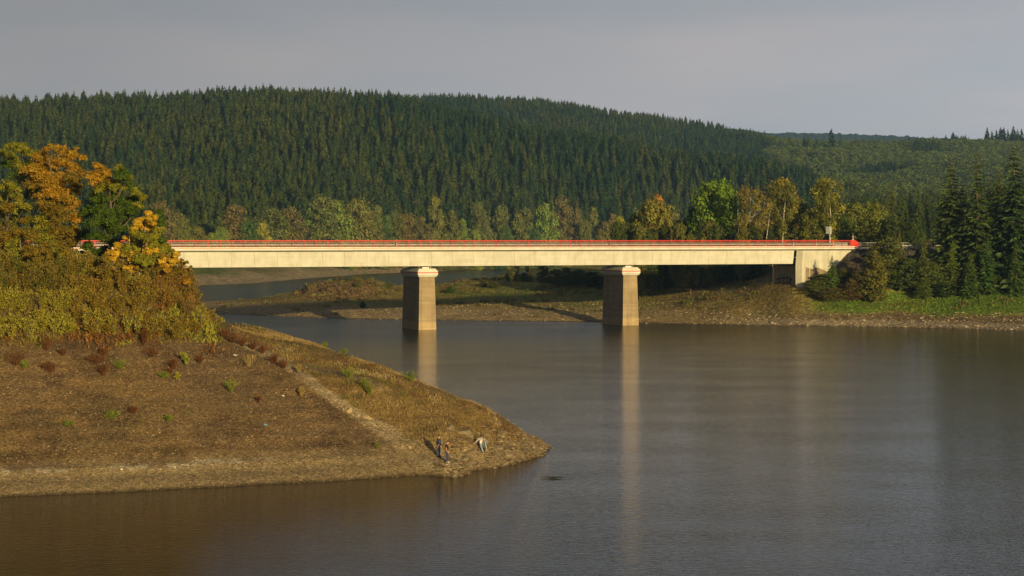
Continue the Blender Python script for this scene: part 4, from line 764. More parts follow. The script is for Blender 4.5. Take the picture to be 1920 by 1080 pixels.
# ------------------------------------------------------------------ stuff: undergrowth, dry grass, gravel
def sample(n, x0, x1, y0, y1, fn, mask, colr):
    x = rgh.uniform(x0, x1, n); y = rgh.uniform(y0, y1, n); z = fn(x, y); px_ = x/y*F+960; py_ = HY+(H-z)/y*F; k = mask(x, y, z, px_, py_) > rgh.uniform(0, 1, n)
    return x[k], y[k], z[k], px_[k], py_[k]
def blades(name, pts, hgt, wid, cols, m, label, cat, spread=.5):
    x, y, z, px_, py_ = pts; n = len(x); ax = unit(np.stack([rgh.normal(0, spread, n), rgh.normal(0, spread, n), np.ones(n)], 1)); sd = unit(np.cross(ax, rgh.normal(0, 1, (n, 3))))
    h = hgt(px_, py_, n) if callable(hgt) else hgt*rgh.uniform(.5, 1.4, n)
    V, Fc = kites(np.stack([x, y, z-.04], 1), ax, sd, h, h*wid, .45)
    c = cols(x, y, px_, py_, n)*rgh.uniform(.65, 1.35, (n, 1)); return tag(link(name, npmesh(name, V, Fc, np.repeat(c, 4, 0)), m), label, cat, kind='stuff')
def pick(base, *alts):
    def f(x, y, px_, py_, n):
        c = np.tile(np.array(base), (n, 1))
        for (col_, sc_, lo, hi, s) in alts: c = mixc(c, col_, sst(lo, hi, fbm(x*sc_+s, y*sc_, 3)))
        return c
    return f
ug = sample(60000, -62, -24, 150, 200, hA, lambda x, y, z, p, q: sst(655, 625, q+fbm(x*.35, y*.35, 3)*30)*sst(425, 395, p)*.95, None)
blades('undergrowth', ug, .45, .35, pick((.20,.145,.035), ((.28,.27,.035), .3, 0, .3, 1), ((.22,.10,.025), .35, .1, .35, 9)), M['grass'], 'tangled ochre and green undergrowth between the shrubs of the headland', 'undergrowth', .8)
mu_ = sample(60000, -165, -28, 165, 430, lambda x, y: np.where(y < 234, hA0(x, y), hA0(x, y)), lambda x, y, z, p, q: sst(1.5, 3, z)*(p < 560)*np.where(y < 198, (p < 395)*1.0, 1.0)*.9, None)
blades('hill_scrub', mu_, .8, .4, pick((.22,.17,.04), ((.13,.16,.03), .12, -.1, .3, 1), ((.28,.20,.05), .2, .1, .35, 9)), M['grass'], 'low olive and ochre scrub on the land behind the headland', 'scrub', .8)
ru = sample(26000, -62, -20, 145, 172, hA, lambda x, y, z, p, q: sst(628, 645, q)*sst(712, 680, q)*sst(410, 385, p)*sst(.02, .25, fbm(x*.45, y*.45, 3)), None)
blades('dead_weeds', ru, .24, .2, pick((.20,.10,.03), ((.24,.19,.04), .5, 0, .3, 1), ((.13,.055,.02), .6, .05, .3, 9)), M['grass'], 'dead rusty weeds thinning out into the gravel below the thicket', 'weeds', .6)
gm = lambda x, y, z, p, q: sst(2, 10, path_py(p)-q)*sst(425, 450, p)*sst(1.3, 2.4, z+fbm(x*.4, y*.4, 2))*np.clip(.45+fbm(x*.3, y*.3, 3)*1.6, .04, 1)*sst(4, 9, np.abs(q-np.interp(p, [560,620,700,750], [684,697,716,745]))+40*(p > 750))
gp = sample(230000, -36, 4, 140, 196, hA, gm, None)
blades('dry_grass', gp, .26, .13, pick((.34,.235,.085), ((.17,.16,.04), .3, 0, .35, 1), ((.22,.125,.05), .5, .05, .3, 5), ((.48,.36,.17), .6, .2, .45, 3)), M['grass'], 'dry straw coloured grass covering the back of the headland', 'grass', .45)
lp = sample(26000, -45, -6, 134, 165, hA, lambda x, y, z, p, q: np.clip(sst(-.05, .4, fbm(x*.18, y*.3, 4)+.28*sst(30, 5, np.abs(q-(792-.06*(p-300)))))*sst(1.8, 2.6, z)*sst(700, 640, p)*.9+sst(14, 3, np.abs(q-path_py(p)-12))*sst(500, 540, p)*sst(780, 700, p)*.4, 0, 1), None)
blades('sparse_weeds', lp, .16, .3, pick((.24,.17,.06), ((.18,.21,.03), .5, 0, .3, 1), ((.20,.10,.04), .7, .1, .3, 4)), M['grass'], 'sparse weeds dotted over the gravel slope', 'weeds', .7)
def stones(name, pts, size, cols, label, cat, flat=.55):
    x, y, z = pts[:3]; n = len(x); s = size*rgh.uniform(.4, 1.5, n)**1.4; oc = np.array([(1,0,0),(0,1,0),(-1,0,0),(0,-1,0),(0,0,1),(0,0,-1)], float)
    j = oc[None]*(1+rgh.normal(0, .28, (n, 6, 3)))+rgh.normal(0, .18, (n, 6, 3)); a = rgh.uniform(0, 6.28, n); ca, sa = np.cos(a), np.sin(a)
    v = j*s[:, None, None]*np.array([1.2, .8, flat]); vx = v[..., 0]*ca[:, None]-v[..., 1]*sa[:, None]; vy = v[..., 0]*sa[:, None]+v[..., 1]*ca[:, None]; v = np.stack([vx, vy, v[..., 2]], -1)+np.stack([x, y, z], 1)[:, None]
    f = np.array([(0,1,4),(1,2,4),(2,3,4),(3,0,4),(1,0,5),(2,1,5),(3,2,5),(0,3,5)]); Fc = (f[None]+6*np.arange(n)[:, None, None]).reshape(-1, 3)
    c = np.clip(cols(x, y, n)*rgh.uniform(.6, 1.45, (n, 1)), 0, .8); return tag(link(name, npmesh(name, v.reshape(-1, 3), Fc, np.repeat(c, 6, 0)), M['stone']), label, cat, kind='stuff')
sp_ = sample(52000, -50, 3, 127, 162, hA, lambda x, y, z, p, q: sst(-.1, .1, z)*np.where(q > path_py(p)-4, 1, .22)*sst(640, 665, q+0*p+12*(p > 400)), None)
stones('gravel', sp_, .05, lambda x, y, n: np.where((rgh.uniform(0, 1, n) < .16)[:, None], np.array([[.36,.26,.155]]), np.array([[.17,.115,.065]])), 'brown broken stones strewn over the gravel slope', 'gravel')
rp_ = sample(9000, -6, 5, 138, 160, hA, lambda x, y, z, p, q: sst(790, 850, p)*sst(-.1, .1, z)*sst(3.2, 1.6, z)*.7, None)
stones('rubble', rp_, .17, lambda x, y, n: np.where((rgh.uniform(0, 1, n) < .35)[:, None], np.array([[.33,.26,.16]]), np.array([[.20,.145,.085]])), 'slabby rubble around the tip of the headland', 'rubble', .3)
# middle bank cover
bm_ = sample(150000, -75, 190, 385, 640, hB, lambda x, y, z, p, q: sst(1.9, 3.1, z+fbm(x*.12, y*.12, 3)*1.2)*sst(12, 9, z)*np.clip(.5+fbm(x*.1, y*.1, 3)*1.3+.5*sst(1480,1580,p), .1, 1)*(1-roadmask(x, y)[0]), None)
def bc(x, y, px_, py_, n):
    c = pick((.26,.21,.06), ((.14,.175,.035), .07, -.1, .3, 1), ((.29,.21,.06), .09, .1, .4, 6))(x, y, px_, py_, n); return mixc(c, (.14,.24,.025), sst(1470,1580,px_)*sst(612,592,py_)*np.clip(.75+fbm(x*.15, y*.15, 3)*1.5, 0, 1))
blades('bank_grass', bm_, lambda p, q, n: (.32+.2*sst(1480,1580,p))*rgh.uniform(.5, 1.5, n), .35, bc, M['grass'], 'rough green and straw grass on the middle bank and right shore', 'grass', .6)
bs_ = sample(60000, -85, 190, 366, 470, hB, lambda x, y, z, p, q: sst(-.15, .1, z)*sst(3.6, 2.2, z+fbm(x*.2, y*.2, 2)*.8)*(.25+.75*sst(1250, 1500, p))*sst(470, 430, y), None)
stones('shingle', bs_, .21, lambda x, y, n: np.where((rgh.uniform(0, 1, n) < .3*sst(30, 60, x))[:, None], np.array([[.38,.32,.24]]), np.array([[.24,.185,.115]])), 'pale shingle along the waterline of the middle bank', 'shingle')
bw_ = sample(5000, -80, 150, 385, 560, hB, lambda x, y, z, p, q: sst(.4, 1, z)*(.10+.5*sst(2,4,z))*sst(.0,.3,fbm(x*.06,y*.06,3)+.1)*(1-roadmask(x, y)[0]), None)
blades('bank_tufts', tuple(np.repeat(q, 22)+(rgh.normal(0, .45, len(q)*22) if i < 2 else 0) for i, q in enumerate(bw_)), .75, .3, pick((.16,.16,.04), ((.16,.10,.04), .2, 0, .3, 1)), M['grass'], 'scattered weed tufts on the bare shore of the middle bank', 'weeds', .6)
cr_ = sample(26000, -75, -20, 440, 540, hB, lambda x, y, z, p, q: sst(545, 570, p)*sst(748, 715, p)*sst(2.6, 3.6, z)*sst(.05, .3, fbm(x*.09+2, y*.07, 3)+.12)*.6, None)
stones('broken_rock', cr_, .42, lambda x, y, n: np.tile(np.array([[.11,.07,.036]]), (n, 1)), 'rugged brown rock rubble on the crest of the spit left of the near pier', 'rubble', .75)
# boulders
M['rock'] = noisy('rock', (.17,.125,.075), (.30,.235,.15), 2.5, (1,1,3), bump=.04, rough=.9)
M['rockp'] = noisy('sand_rock', (.36,.26,.13), (.46,.35,.20), 3, bump=.03, rough=.9)
def rock(x, y, z, sx, sy, sz, rz, m, label, seed):
    bm = bmesh.new(); bmesh.ops.create_icosphere(bm, subdivisions=3, radius=1); rr = random.Random(seed); pl = [(Vector((rr.gauss(0,1), rr.gauss(0,1), rr.gauss(0,1)+.2)).normalized(), rr.uniform(.55, .85)) for _ in range(9)]
    for v in bm.verts:
        for nrm, dd in pl:
            q = v.co.dot(nrm)
            if q > dd: v.co -= nrm*(q-dd)
        v.co = Vector((v.co.x*sx, v.co.y*sy, v.co.z*sz))
    me = bpy.data.meshes.new('rock'); bm.to_mesh(me); bm.free(); o_ = link('rock', me, m); o_.location = (x, y, z); o_.rotation_euler = (rr.uniform(-.3,.3), rr.uniform(-.3,.3), rz); return tag(o_, label, 'rock')
for k, (a, b, w, hh, m, l) in enumerate([(655,771,.42,.4,'rockp','pale sandy block beside the path'),(644,768,.2,.2,'rockp','small pale stone left of the sandy block'),(684,783,.55,.3,'rockp','flat sandy boulder right of the path'),(694,786,.3,.2,'rockp','small flat stone next to the sandy boulder'),(672,779,.25,.18,'rockp','little stone between the sandy block and the flat boulder'),
        (842,804,.75,.6,'rock','dark upright rock block above the standing people'),(872,812,1.0,.5,'rock','low rock ledge up slope of the sitting person'),(884,846,.55,.2,'rock','flat pale slab left of the sitting person'),(868,858,.7,.22,'rock','slab below and left of the sitting person'),(932,838,.7,.25,'rock','slab right of the sitting person'),(950,850,.9,.35,'rock','tilted slab towards the headland tip'),(985,846,.8,.3,'rock','last slab before the headland tip'),
        (935,812,.8,.3,'rock','brown ledge above the tip slabs'),(898,870,.7,.2,'rock','slab at the waterline under the sitting person'),(768,838,.35,.2,'rockp','stone on the sandy patch beside the path')]):
    x, y, z = drop(a, b, hA, 130, 200); rock(x, y+hh*.3, z-hh*.25, w, w*.7, hh, .5+k, M[m], l, k)
for (a, b, c, l) in [(497,797,(.15,.35,.6),'scrap of blue litter on the lower gravel slope'),(530,743,(.7,.68,.62),'scrap of white litter near the path'),(441,667,(.75,.72,.66),'scrap of white litter under the rust tussocks'),(228,881,(.7,.6,.42),'pale flat stone on the terrace line')]:
    x, y, z = drop(a, b, hA, 125, 200); mb = MB(); mb.loft([(.13,.09,-.02,0,0),(.15,.10,.03,.01,0),(.11,.05,.07,0,.02)]); o_ = mb.build('litter' if 'litter' in l else 'flat_stone', mat('scrap', c, .6)); o_.location = (x, y, z+.02); o_.rotation_euler = (.2,.1,a); tag(o_, l, 'litter' if 'litter' in l else 'stone')

# ------------------------------------------------------------------ bridge
br = empty('road_bridge', bw(0, 0), BA, label='long pale concrete road bridge with red railing on two square piers', cat='bridge')
XL, XR = -53.5, 91.2                      # girder ends
XD0, XD1 = -104.0, 107.9                  # deck ends
def sub(o_): return o_
g = MB(); g.prism_x([(-4.15,13.1),(4.15,13.1),(4.75,16.12),(-4.75,16.12)], XL, XR-.25); g.build('girder', M['girder'], br)
g = MB(); g.prism_x([(-4.9,16.124),(4.9,16.124),(6.15,16.50),(6.15,16.86),(-6.15,16.86),(-6.15,16.50)], XD0, XD1-.15); dk = g.build('deck', M['white'], br)
g = MB(); g.box(XD0, XD1, -4.0, 4.0, 16.864, 16.94); g.build('roadway', M['asphalt'], dk)
for s in (-1, 1):
    g = MB(); y0, y1 = sorted((s*6.153, s*6.45)); g.box(XD0, XD1, y0, y1, 16.42, 17.06); y0, y1 = sorted((s*5.2, s*6.15)); g.box(XD0, XD1-.02, y0, y1, 16.863, 17.04)
    fa = g.build('edge_beam', M['white'], br); g = MB(); y0, y1 = sorted((s*6.452, s*6.462)); g.box(XD0, XD1, y0, y1, 16.80, 16.885); g.build('red_stripe', M['red'], fa)
XP = (1.95, 49.15)
for xp in XP:
    g = MB(); g.loft([(2.15,5.25,-4,xp,0),(1.95,5.0,0,xp,0),(1.68,4.72,10.85,xp,0)]); pr = g.build('pier', M['pier'], br, .04)
    g = MB(); g.loft([(1.93,4.97,10.853,xp,0),(2.22,5.26,11.35,xp,0),(2.22,5.26,11.98,xp,0),(1.80,4.84,12.58,xp,0)]); cp_ = g.build('pier_cap', M['white'], pr, .03)
    g = MB()
    for (x0, x1, y0, y1) in ((xp-2.225,xp+2.225,-5.268,-5.26),(xp-2.225,xp+2.225,5.26,5.268),(xp-2.228,xp-2.22,-5.26,5.26),(xp+2.22,xp+2.228,-5.26,5.26)): g.box(x0, x1, y0, y1, 11.66, 11.84)
    g.build('red_band', M['red'], cp_)
    for s in (-1, 1):
        g = MB(); g.box(xp-.75, xp+.75, s*3.3-.6, s*3.3+.6, 12.583, 12.9); pl_ = g.build('bearing_plinth', M['white'], pr); g = MB(); g.box(xp-.4, xp+.4, s*3.3-.4, s*3.3+.4, 12.902, 13.098); g.build('bearing', M['rubber'], pl_)
    g = MB(); g.tube([(xp+1.3,-3.4,12.585),(xp+1.3,-3.4,13.1)], .06, 6); g.build('drain_pipe', M['zinc'], pr)
for (s, xw, xe) in ((1, XR, XD1), (-1, XL, XL-16.7)):
    lo, hi = min(xw, xw+s*1.3), max(xw, xw+s*1.3)
    # breast wall and bearing shelf
    g = MB(); g.box(min(xw+s*.45, xw+s*2), max(xw+s*.45, xw+s*2), -4.7, 4.7, 4.5, 12.62); ab = g.build('abutment', M['stain'], br)
    for sy in (-1, 1):
        y0, y1 = sorted((sy*4.72, sy*6.1)); g = MB(); pl = lambda z, dx: [(xw+s*dx, sy*4.9, z), (xw+s*(dx+.95), sy*6.1, z), (xw+s*1.5, sy*6.1, z), (xw+s*1.5, sy*4.9, z)]; g.add(pl(4, 0)+pl(12.9, 0)+pl(16.115, .3), [(0,1,2,3),(8,9,10,11)]+[(4*j+i, 4*j+(i+1)%4, 4*j+4+(i+1)%4, 4*j+4+i) for j in (0, 1) for i in range(4)]); g.build('corner_pillar', M['abut'], ab)
        y0, y1 = sorted((sy*5.2, sy*5.98)); pts = [(xw+s*1.504,7.0),(xw+s*7,7.2),(xw+s*16.0,16.112),(xw+s*1.504,16.112)]
        g = MB(); g.prism_y(pts if s > 0 else pts[::-1], y0, y1); ww = g.build('wing_wall', M['abut'], ab)
        if sy < 0:
            g = MB(); q = [(xw+s*1.9,7.3),(xw+s*6,7.3),(xw+s*7.5,11.4),(xw+s*5.2,12.3),(xw+s*3.6,12.0),(xw+s*2.0,12.35)]; g.prism_y(q if s > 0 else q[::-1], -5.988, -5.981); g.build('stained_patch', M['stain'], ww)
            g = MB(); g.tube([(xw+s*2.9,-6.04,7.2),(xw+s*2.9,-6.04,12.2)], .07, 6); g.build('drain_pipe', M['white'], ww)
# graffiti on the breast wall: dark interlocking letters with a green top
gx0 = XR+.447; M['black'] = mat('spray_black', (.025,.02,.03), .6); M['teal'] = mat('spray_green', (.03,.17,.13), .6); M['tan'] = mat('spray_tan', (.30,.23,.13), .6)
def flat(name, polys, m, x): 
    v = []; f = []
    for p_ in polys: n0 = len(v); v += [(x, y, z) for y, z in p_]; f.append(tuple(range(n0, n0+len(p_))))
    me = bpy.data.meshes.new(name); me.from_pydata(v, [], f); me.update(); return link(name, me, m, br)
GRA = [[(3.9,9.4),(3.1,9.9),(2.6,9.6),(2.2,10.1),(1.5,9.7),(.9,10.1),(.2,9.8),(-.6,10.2),(-1.3,9.9),(-2.1,10.2),(-2.3,9.7),(-3.1,9.5),(-2.2,9.1),(-2.0,8.5),(-1.0,8.8),(-.4,8.0),(.3,7.9),(.6,8.6),(1.4,8.2),(2.0,8.8),(2.8,8.5),(3.0,9.1)]]
flat('graffiti_shadow', GRA, M['black'], gx0-.002)
flat('graffiti_letters', [[(2.7,9.3),(2.3,9.7),(2.0,9.0),(2.3,8.8)],[(1.7,9.5),(1.2,9.6),(1.0,8.7),(1.5,8.6)],[(.8,9.6),(.3,9.5),(.1,8.5),(.5,8.3),(.6,9.0)],[(-.1,9.6),(-.5,9.7),(-.7,9.0),(-.2,8.6)],[(-1.0,9.6),(-1.5,9.7),(-1.6,9.0),(-1.1,9.1)]], M['tan'], gx0-.006)
flat('graffiti_top', [[(2.4,10.5),(2.0,10.7),(1.7,10.1),(2.2,9.9)],[(1.5,10.6),(1.1,10.7),(1.0,10.0),(1.4,9.9)],[(.8,10.7),(.3,10.6),(.2,10.0),(.7,10.1)],[(0,10.6),(-.4,10.8),(-.5,10.1),(-.1,10.0)],[(-.8,10.5),(-1.1,10.6),(-1.2,10.2),(-.8,10.1)]], M['teal'], gx0-.010)
# railings: red, posts every 2.45 m; guard rails behind them
def rails(s, xa, xb, name='railing'):
    y = s*6.22; g = MB(); y0, y1 = y-.045, y+.045
    g.box(xa, xb, y0, y1, 18.30, 18.44); g.box(xa, xb, y-.015, y+.015, 17.24, 17.28); g.box(xa, xb, y-.015, y+.015, 18.12, 18.16)
    g.tube([(xa, y, 17.62), (xb, y, 17.62)], .012, 4); g.tube([(xa, y, 17.92), (xb, y, 17.92)], .012, 4)
    rl = g.build(name, M['red'], br); xs = np.arange(xb-.1, xa, -2.45); return rl, xs, y
rl, xs, y = rails(-1, -90, 105.2)
g = MB(); g.box(-.045, .045, -.05, .05, 17.061, 18.298); pm = g.mesh('post'); pm.materials.append(M['red'])
for x in xs: o_ = link('post', pm, None, rl); o_.location = (float(x), y, 0)
rl2, xs2, y2 = rails(1, -90, 105.2, 'far_railing'); g = MB()
for x in xs2: g.box(x-.04, x+.04, y2-.045, y2+.045, 17.061, 18.298)
tag(g.build('posts', M['red'], rl2), kind='stuff')
# red end panels
for s in (-1,):
    g = MB(); pts = [(105.2,17.06),(107.6,17.06),(107.5,17.5),(107.2,17.95),(106.7,18.3),(106.1,18.44),(105.2,18.46)]; g.prism_y(pts, s*6.22-.06, s*6.22+.06); g.build('end_panel', M['red'], br)
for s in (-1, 1):
    y = s*5.05; g = MB()
    for (z0, z1) in ((17.42,17.50),(17.50,17.62),(17.62,17.72)): pass
    g.prism_x([(y-.04,17.38),(y+.04,17.46),(y-.02,17.53),(y+.04,17.60),(y-.04,17.70),(y-.06,17.70),(y+.015,17.60),(y-.045,17.53),(y+.015,17.46),(y-.06,17.38)], XD0, 107.9)
    g.prism_x([(y-.03,17.9),(y+.03,17.9),(y+.03,17.98),(y-.03,17.98)], XD0, 107.9)
    gr = g.build('guard_rail', M['zinc'], br); g = MB()
    for x in np.arange(XD0+.5, 107.5, 1.9): g.box(x-.05, x+.05, y+.045, y+.125, 16.865, 17.95)
    tag(g.build('guard_rail_posts', mat('dark_steel', (.10,.085,.075), .6), gr), kind='stuff')
# guard rail of the road beyond the bridge, with its pale railing
for s, lab in ((-1, 'grey steel guard rail on the near side of the road beyond the red end panel'), (1, 'grey steel guard rail on the far side of the road beyond the bridge')):
    e = empty('guard_rail', bw(108.2, s*5.6, 16.3), BA, label=lab, cat='guard rail'); g = MB()
    g.prism_x([(-.04,.72),(.04,.80),(-.02,.87),(.04,.94),(-.04,1.04),(-.06,1.04),(.015,.94),(-.045,.87),(.015,.80),(-.06,.72)], 0, 46); g.box(0, 46, -.03, .03, 1.5, 1.58); g.box(0, 46, -.02, .02, .3, .36); g.build('rail', M['zinc'], e)
    g = MB(); g.box(-.05, .05, -.05, .05, -.3, 1.5); pm2 = g.mesh('rail_post'); pm2.materials.append(M['zinc'])
    for k in range(24): o_ = link('post', pm2, None, e); o_.location = (.1+k*1.98, .1, 0)
# signs
e = empty('road_sign', bw(107.0, 5.0, 16.94), BA+R(14), label='tall grey direction sign with two boards on one pale post at the bridge end', cat='road sign')
M['board'] = noisy('sign_back', (.20,.23,.23), (.27,.30,.30), 3, rough=.5, metal=.2); M['pale'] = mat('pale_metal', (.55,.55,.50), .45, .2)
g = MB(); g.tube([(0,0,0),(0,0,4.85)], .09, 8); g.build('post', M['pale'], e)
g = MB(); g.box(-1.2, .02, .10, .14, 3.0, 4.7); p1 = g.build('board', M['board'], e); g = MB(); g.box(-1.1, -.15, .092, .098, 3.35, 3.40); g.box(-1.1, -.15, .092, .098, 3.9, 3.95); g.box(-1.1, -.15, .092, .098, 4.45, 4.50); g.build('stiffener', M['pale'], p1)
g = MB(); g.box(.18, .72, .05, .09, 3.05, 4.7); p2 = g.build('board', M['pale'], e); g = MB()
for x in (.27, .41, .55): g.box(x, x+.05, .042, .048, 3.2, 4.65)
g.build('stripe', M['board'], p2)
e = empty('warning_sign', bw(113.5, 5.0, 16.3), BA+R(10), label='small red edged warning sign over a round plate on a thin post', cat='road sign')
M['signred'] = mat('sign_red', (.25,.07,.06), .5); M['signwhite'] = mat('sign_white', (.5,.45,.42), .5)
g = MB(); g.tube([(0,0,-.2),(0,0,3.6)], .05, 6); g.build('post', M['pale'], e)
g = MB(); g.prism_y([(-.42,2.75),(.42,2.75),(.0,3.5)], -.06, -.045); tp = g.build('triangle', M['signred'], e); g = MB(); g.prism_y([(-.24,2.86),(.24,2.86),(.0,3.28)], -.068, -.062); g.build('face', M['signwhite'], tp)
g = MB(); g.prism_y([(math.cos(a)*.34, 2.3+math.sin(a)*.34) for a in np.linspace(0, 2*math.pi, 20, endpoint=False)], -.06, -.045); rd = g.build('disc', M['signred'], e); g = MB(); g.prism_y([(math.cos(a)*.24, 2.3+math.sin(a)*.24) for a in np.linspace(0, 2*math.pi, 20, endpoint=False)], -.068, -.062); g.build('face', M['signwhite'], rd)
# white reflector posts on the bridge
for (px_, l) in ((742,'white reflector post above the near pier'),(1142,'white reflector post above the far pier'),(1485,'white reflector post above the abutment corner'),(1528,'white reflector post left of the road sign')):
    q = (px_-960)/F; t_ = (q*(BO[1]-5*Vv[1])-(BO[0]-5*Vv[0]))/(U[0]-q*U[1]); e = empty('reflector_post', bw(t_, -5.5, 17.04), BA, label=l, cat='reflector post'); g = MB(); g.loft([(.07,.05,0,0,0),(.07,.05,1.1,0,0),(.05,.03,1.62,0,0)]); bd = g.build('body', M['signwhite'], e); g = MB(); g.box(-.072, .072, -.06, .052, .95, 1.12); g.build('reflector', M['rubber'], e)
# ------------------------------------------------------------------ people
def skin(name, J, E, Rr, mat_, parent, lvl=2, extra=None, root='pelvis'):
    names = list(J); used = [n for n in names if any(n in e_ for e_ in E)]; ix = {n: i for i, n in enumerate(used)}
    me = bpy.data.meshes.new(name); me.from_pydata([J[n] for n in used], [(ix[a], ix[b]) for a, b in E], []); me.update(); tmp = bpy.data.objects.new(name, me); C.objects.link(tmp)
    tmp.modifiers.new('s', 'SKIN'); sv = me.skin_vertices[0].data
    for n in used: r_ = Rr.get(n, .05); r_ = r_ if isinstance(r_, tuple) else (r_, r_); sv[ix[n]].radius = r_; sv[ix[n]].use_root = (n == (root if root in used else used[0]))
    sb = tmp.modifiers.new('u', 'SUBSURF'); sb.levels = lvl; sb.render_levels = lvl
    dg = bpy.context.evaluated_depsgraph_get(); nm = bpy.data.meshes.new_from_object(tmp.evaluated_get(dg)); bpy.data.objects.remove(tmp)
    if extra: bm = bmesh.new(); bm.from_mesh(nm); extra(bm); bm.to_mesh(nm); bm.free()
    nm.polygons.foreach_set('use_smooth', [True]*len(nm.polygons)); nm.name = name; return link(name, nm, mat_, parent)
M['skin'] = noisy('skin', (.50,.28,.19), (.56,.33,.23), 8, rough=.55)
def cloth(name, c, c2=None): return noisy(name, c, c2 or tuple(q*1.25 for q in c), 14, rough=.85, bump=.004)
M['hairb'] = cloth('dark_hair', (.02,.013,.01)); M['jeans'] = cloth('blue_jeans', (.06,.11,.20), (.10,.16,.27)); M['jeansd'] = cloth('dark_jeans', (.035,.05,.09)); M['jeansl'] = cloth('light_jeans', (.22,.31,.42)); M['navy'] = cloth('navy_cloth', (.012,.015,.03)); M['blue'] = cloth('blue_cloth', (.03,.13,.42))
M['tee'] = cloth('dark_tee', (.03,.017,.022)); M['cream'] = cloth('cream_cloth', (.62,.55,.44)); M['greyc'] = cloth('grey_cloth', (.36,.33,.32)); M['shoe'] = mat('black_shoe', (.015,.015,.015), .5); M['shoew'] = mat('white_shoe', (.6,.58,.52), .5)
HANDF = ((.0,.022,.095),(.0,.008,.105),(.0,-.008,.10),(.0,-.022,.08))
def hand(J, E, Rr, s, palm, dirv, sidev):
    """four unequal, slightly curled fingers and a thumb from the palm"""
    d = Vector(dirv).normalized(); sd = Vector(sidev).normalized(); nrm = d.cross(sd); p0 = Vector(palm)
    for k, (_, off, ln) in enumerate(HANDF):
        a = p0+sd*off+d*.03; b_ = a+d*ln*.5+nrm*.008; c_ = b_+d*ln*.42+nrm*.025; J[f'f{s}{k}a'] = a; J[f'f{s}{k}b'] = b_; J[f'f{s}{k}c'] = c_; E += [(f'palm{s}', f'f{s}{k}a'), (f'f{s}{k}a', f'f{s}{k}b'), (f'f{s}{k}b', f'f{s}{k}c')]
        for q, r_ in (('a', .010), ('b', .009), ('c', .007)): Rr[f'f{s}{k}{q}'] = r_
    a = p0+sd*.034-d*.012; b_ = a+sd*.028+d*.03; J[f't{s}a'] = a; J[f't{s}b'] = b_; E += [(f'palm{s}', f't{s}a'), (f't{s}a', f't{s}b')]; Rr[f't{s}a'] = .012; Rr[f't{s}b'] = .009
def head_fn(center, look, scale=1.0):
    def f(bm):
        fw = Vector(look).normalized(); up = Vector((0, 0, 1)); lf = up.cross(fw).normalized(); up = fw.cross(lf)
        T = Matrix((fw, lf, up)).transposed()
        def blob(c, r3, seg=14): 
            q = bmesh.ops.create_uvsphere(bm, u_segments=seg, v_segments=seg-4, radius=1)
            for v in q['verts']:
                p = Vector((v.co.x*r3[0], v.co.y*r3[1], v.co.z*r3[2])); 
                if seg > 12 and p.z < 0: p.x += .012*(1 if p.x > 0 else .2); p.y *= 1-.28*min(1, -p.z/r3[2])
                v.co = Vector(center)+T@(p+Vector(c))*scale
        blob((0,0,0), (.098,.078,.118)); blob((.098,0,-.012), (.020,.013,.024), 8); blob((.0,.080,-.01), (.018,.010,.03), 8); blob((.0,-.080,-.01), (.018,.010,.03), 8); blob((.088,0,-.055), (.014,.026,.008), 8)
        blob((.084,.03,.012), (.012,.015,.009), 8); blob((.084,-.03,.012), (.012,.015,.009), 8)
    return f
def hair(center, look, m, parent, name='hair', size=1.0, z0=.01, brim=False, scale=1.0):
    bm = bmesh.new(); bmesh.ops.create_uvsphere(bm, u_segments=16, v_segments=12, radius=1); fw = Vector(look).normalized(); lf = Vector((0,0,1)).cross(fw).normalized(); up = fw.cross(lf); T = Matrix((fw, lf, up)).transposed()
    kill = [v for v in bm.verts if v.co.z < (.25 if v.co.x > .35 else -.45 if v.co.x < -.1 else -.05)]; bmesh.ops.delete(bm, geom=kill, context='VERTS')
    for v in bm.verts: v.co = Vector(center)+T@Vector((v.co.x*.108-.006, v.co.y*.088, v.co.z*.128+z0))*scale*size
    if brim:
        q = bmesh.ops.create_cube(bm, size=1)
        for v in q['verts']: v.co = Vector(center)+T@Vector((v.co.x*.09+.135, v.co.y*.13*(1 if v.co.x < 0 else .7), v.co.z*.012+.062-.15*(v.co.x > 0)*.08))*scale
    me = bpy.data.meshes.new(name); bm.to_mesh(me); bm.free(); o_ = link(name, me, m, parent); sm = o_.modifiers.new('solid', 'SOLIDIFY'); sm.thickness = .012; return o_
def glasses(center, look, parent):
    g = MB(); fw = Vector(look).normalized(); lf = Vector((0,0,1)).cross(fw).normalized(); up = fw.cross(lf)
    for s in (-1, 1):
        c_ = Vector(center)+fw*.105+up*.014+lf*.032*s; g.add([c_+lf*a*.026+up*b*.016+fw*c*.006 for a, b, c in ((-1,-1,0),(1,-1,0),(1,1,0),(-1,1,0),(-1,-1,1),(1,-1,1),(1,1,1),(-1,1,1))], [(0,3,2,1),(4,5,6,7),(0,1,5,4),(1,2,6,5),(2,3,7,6),(3,0,4,7)])
    return g.build('sunglasses', M['shoe'], parent)
BODY_E = [('pelvis','spine'),('spine','chest'),('chest','neck'),('neck','head'),('chest','sh0'),('chest','sh1'),('sh0','el0'),('sh1','el1'),('el0','wr0'),('el1','wr1'),('wr0','palm0'),('wr1','palm1'),('pelvis','hip0'),('pelvis','hip1'),('hip0','kn0'),('hip1','kn1'),('kn0','an0'),('kn1','an1'),('an0','toe0'),('an1','toe1')]
BODY_R = dict(waist=(.10,.08), pelvis=(.14,.11), spine=(.125,.10), chest=(.15,.11), neck=.055, head=.06, sh0=.06, sh1=.06, el0=.043, el1=.043, wr0=.028, wr1=.028, palm0=(.036,.018), palm1=(.036,.018), hip0=.09, hip1=.09, kn0=.058, kn1=.058, an0=.04, an1=.04, toe0=(.038,.026), toe1=(.038,.026))
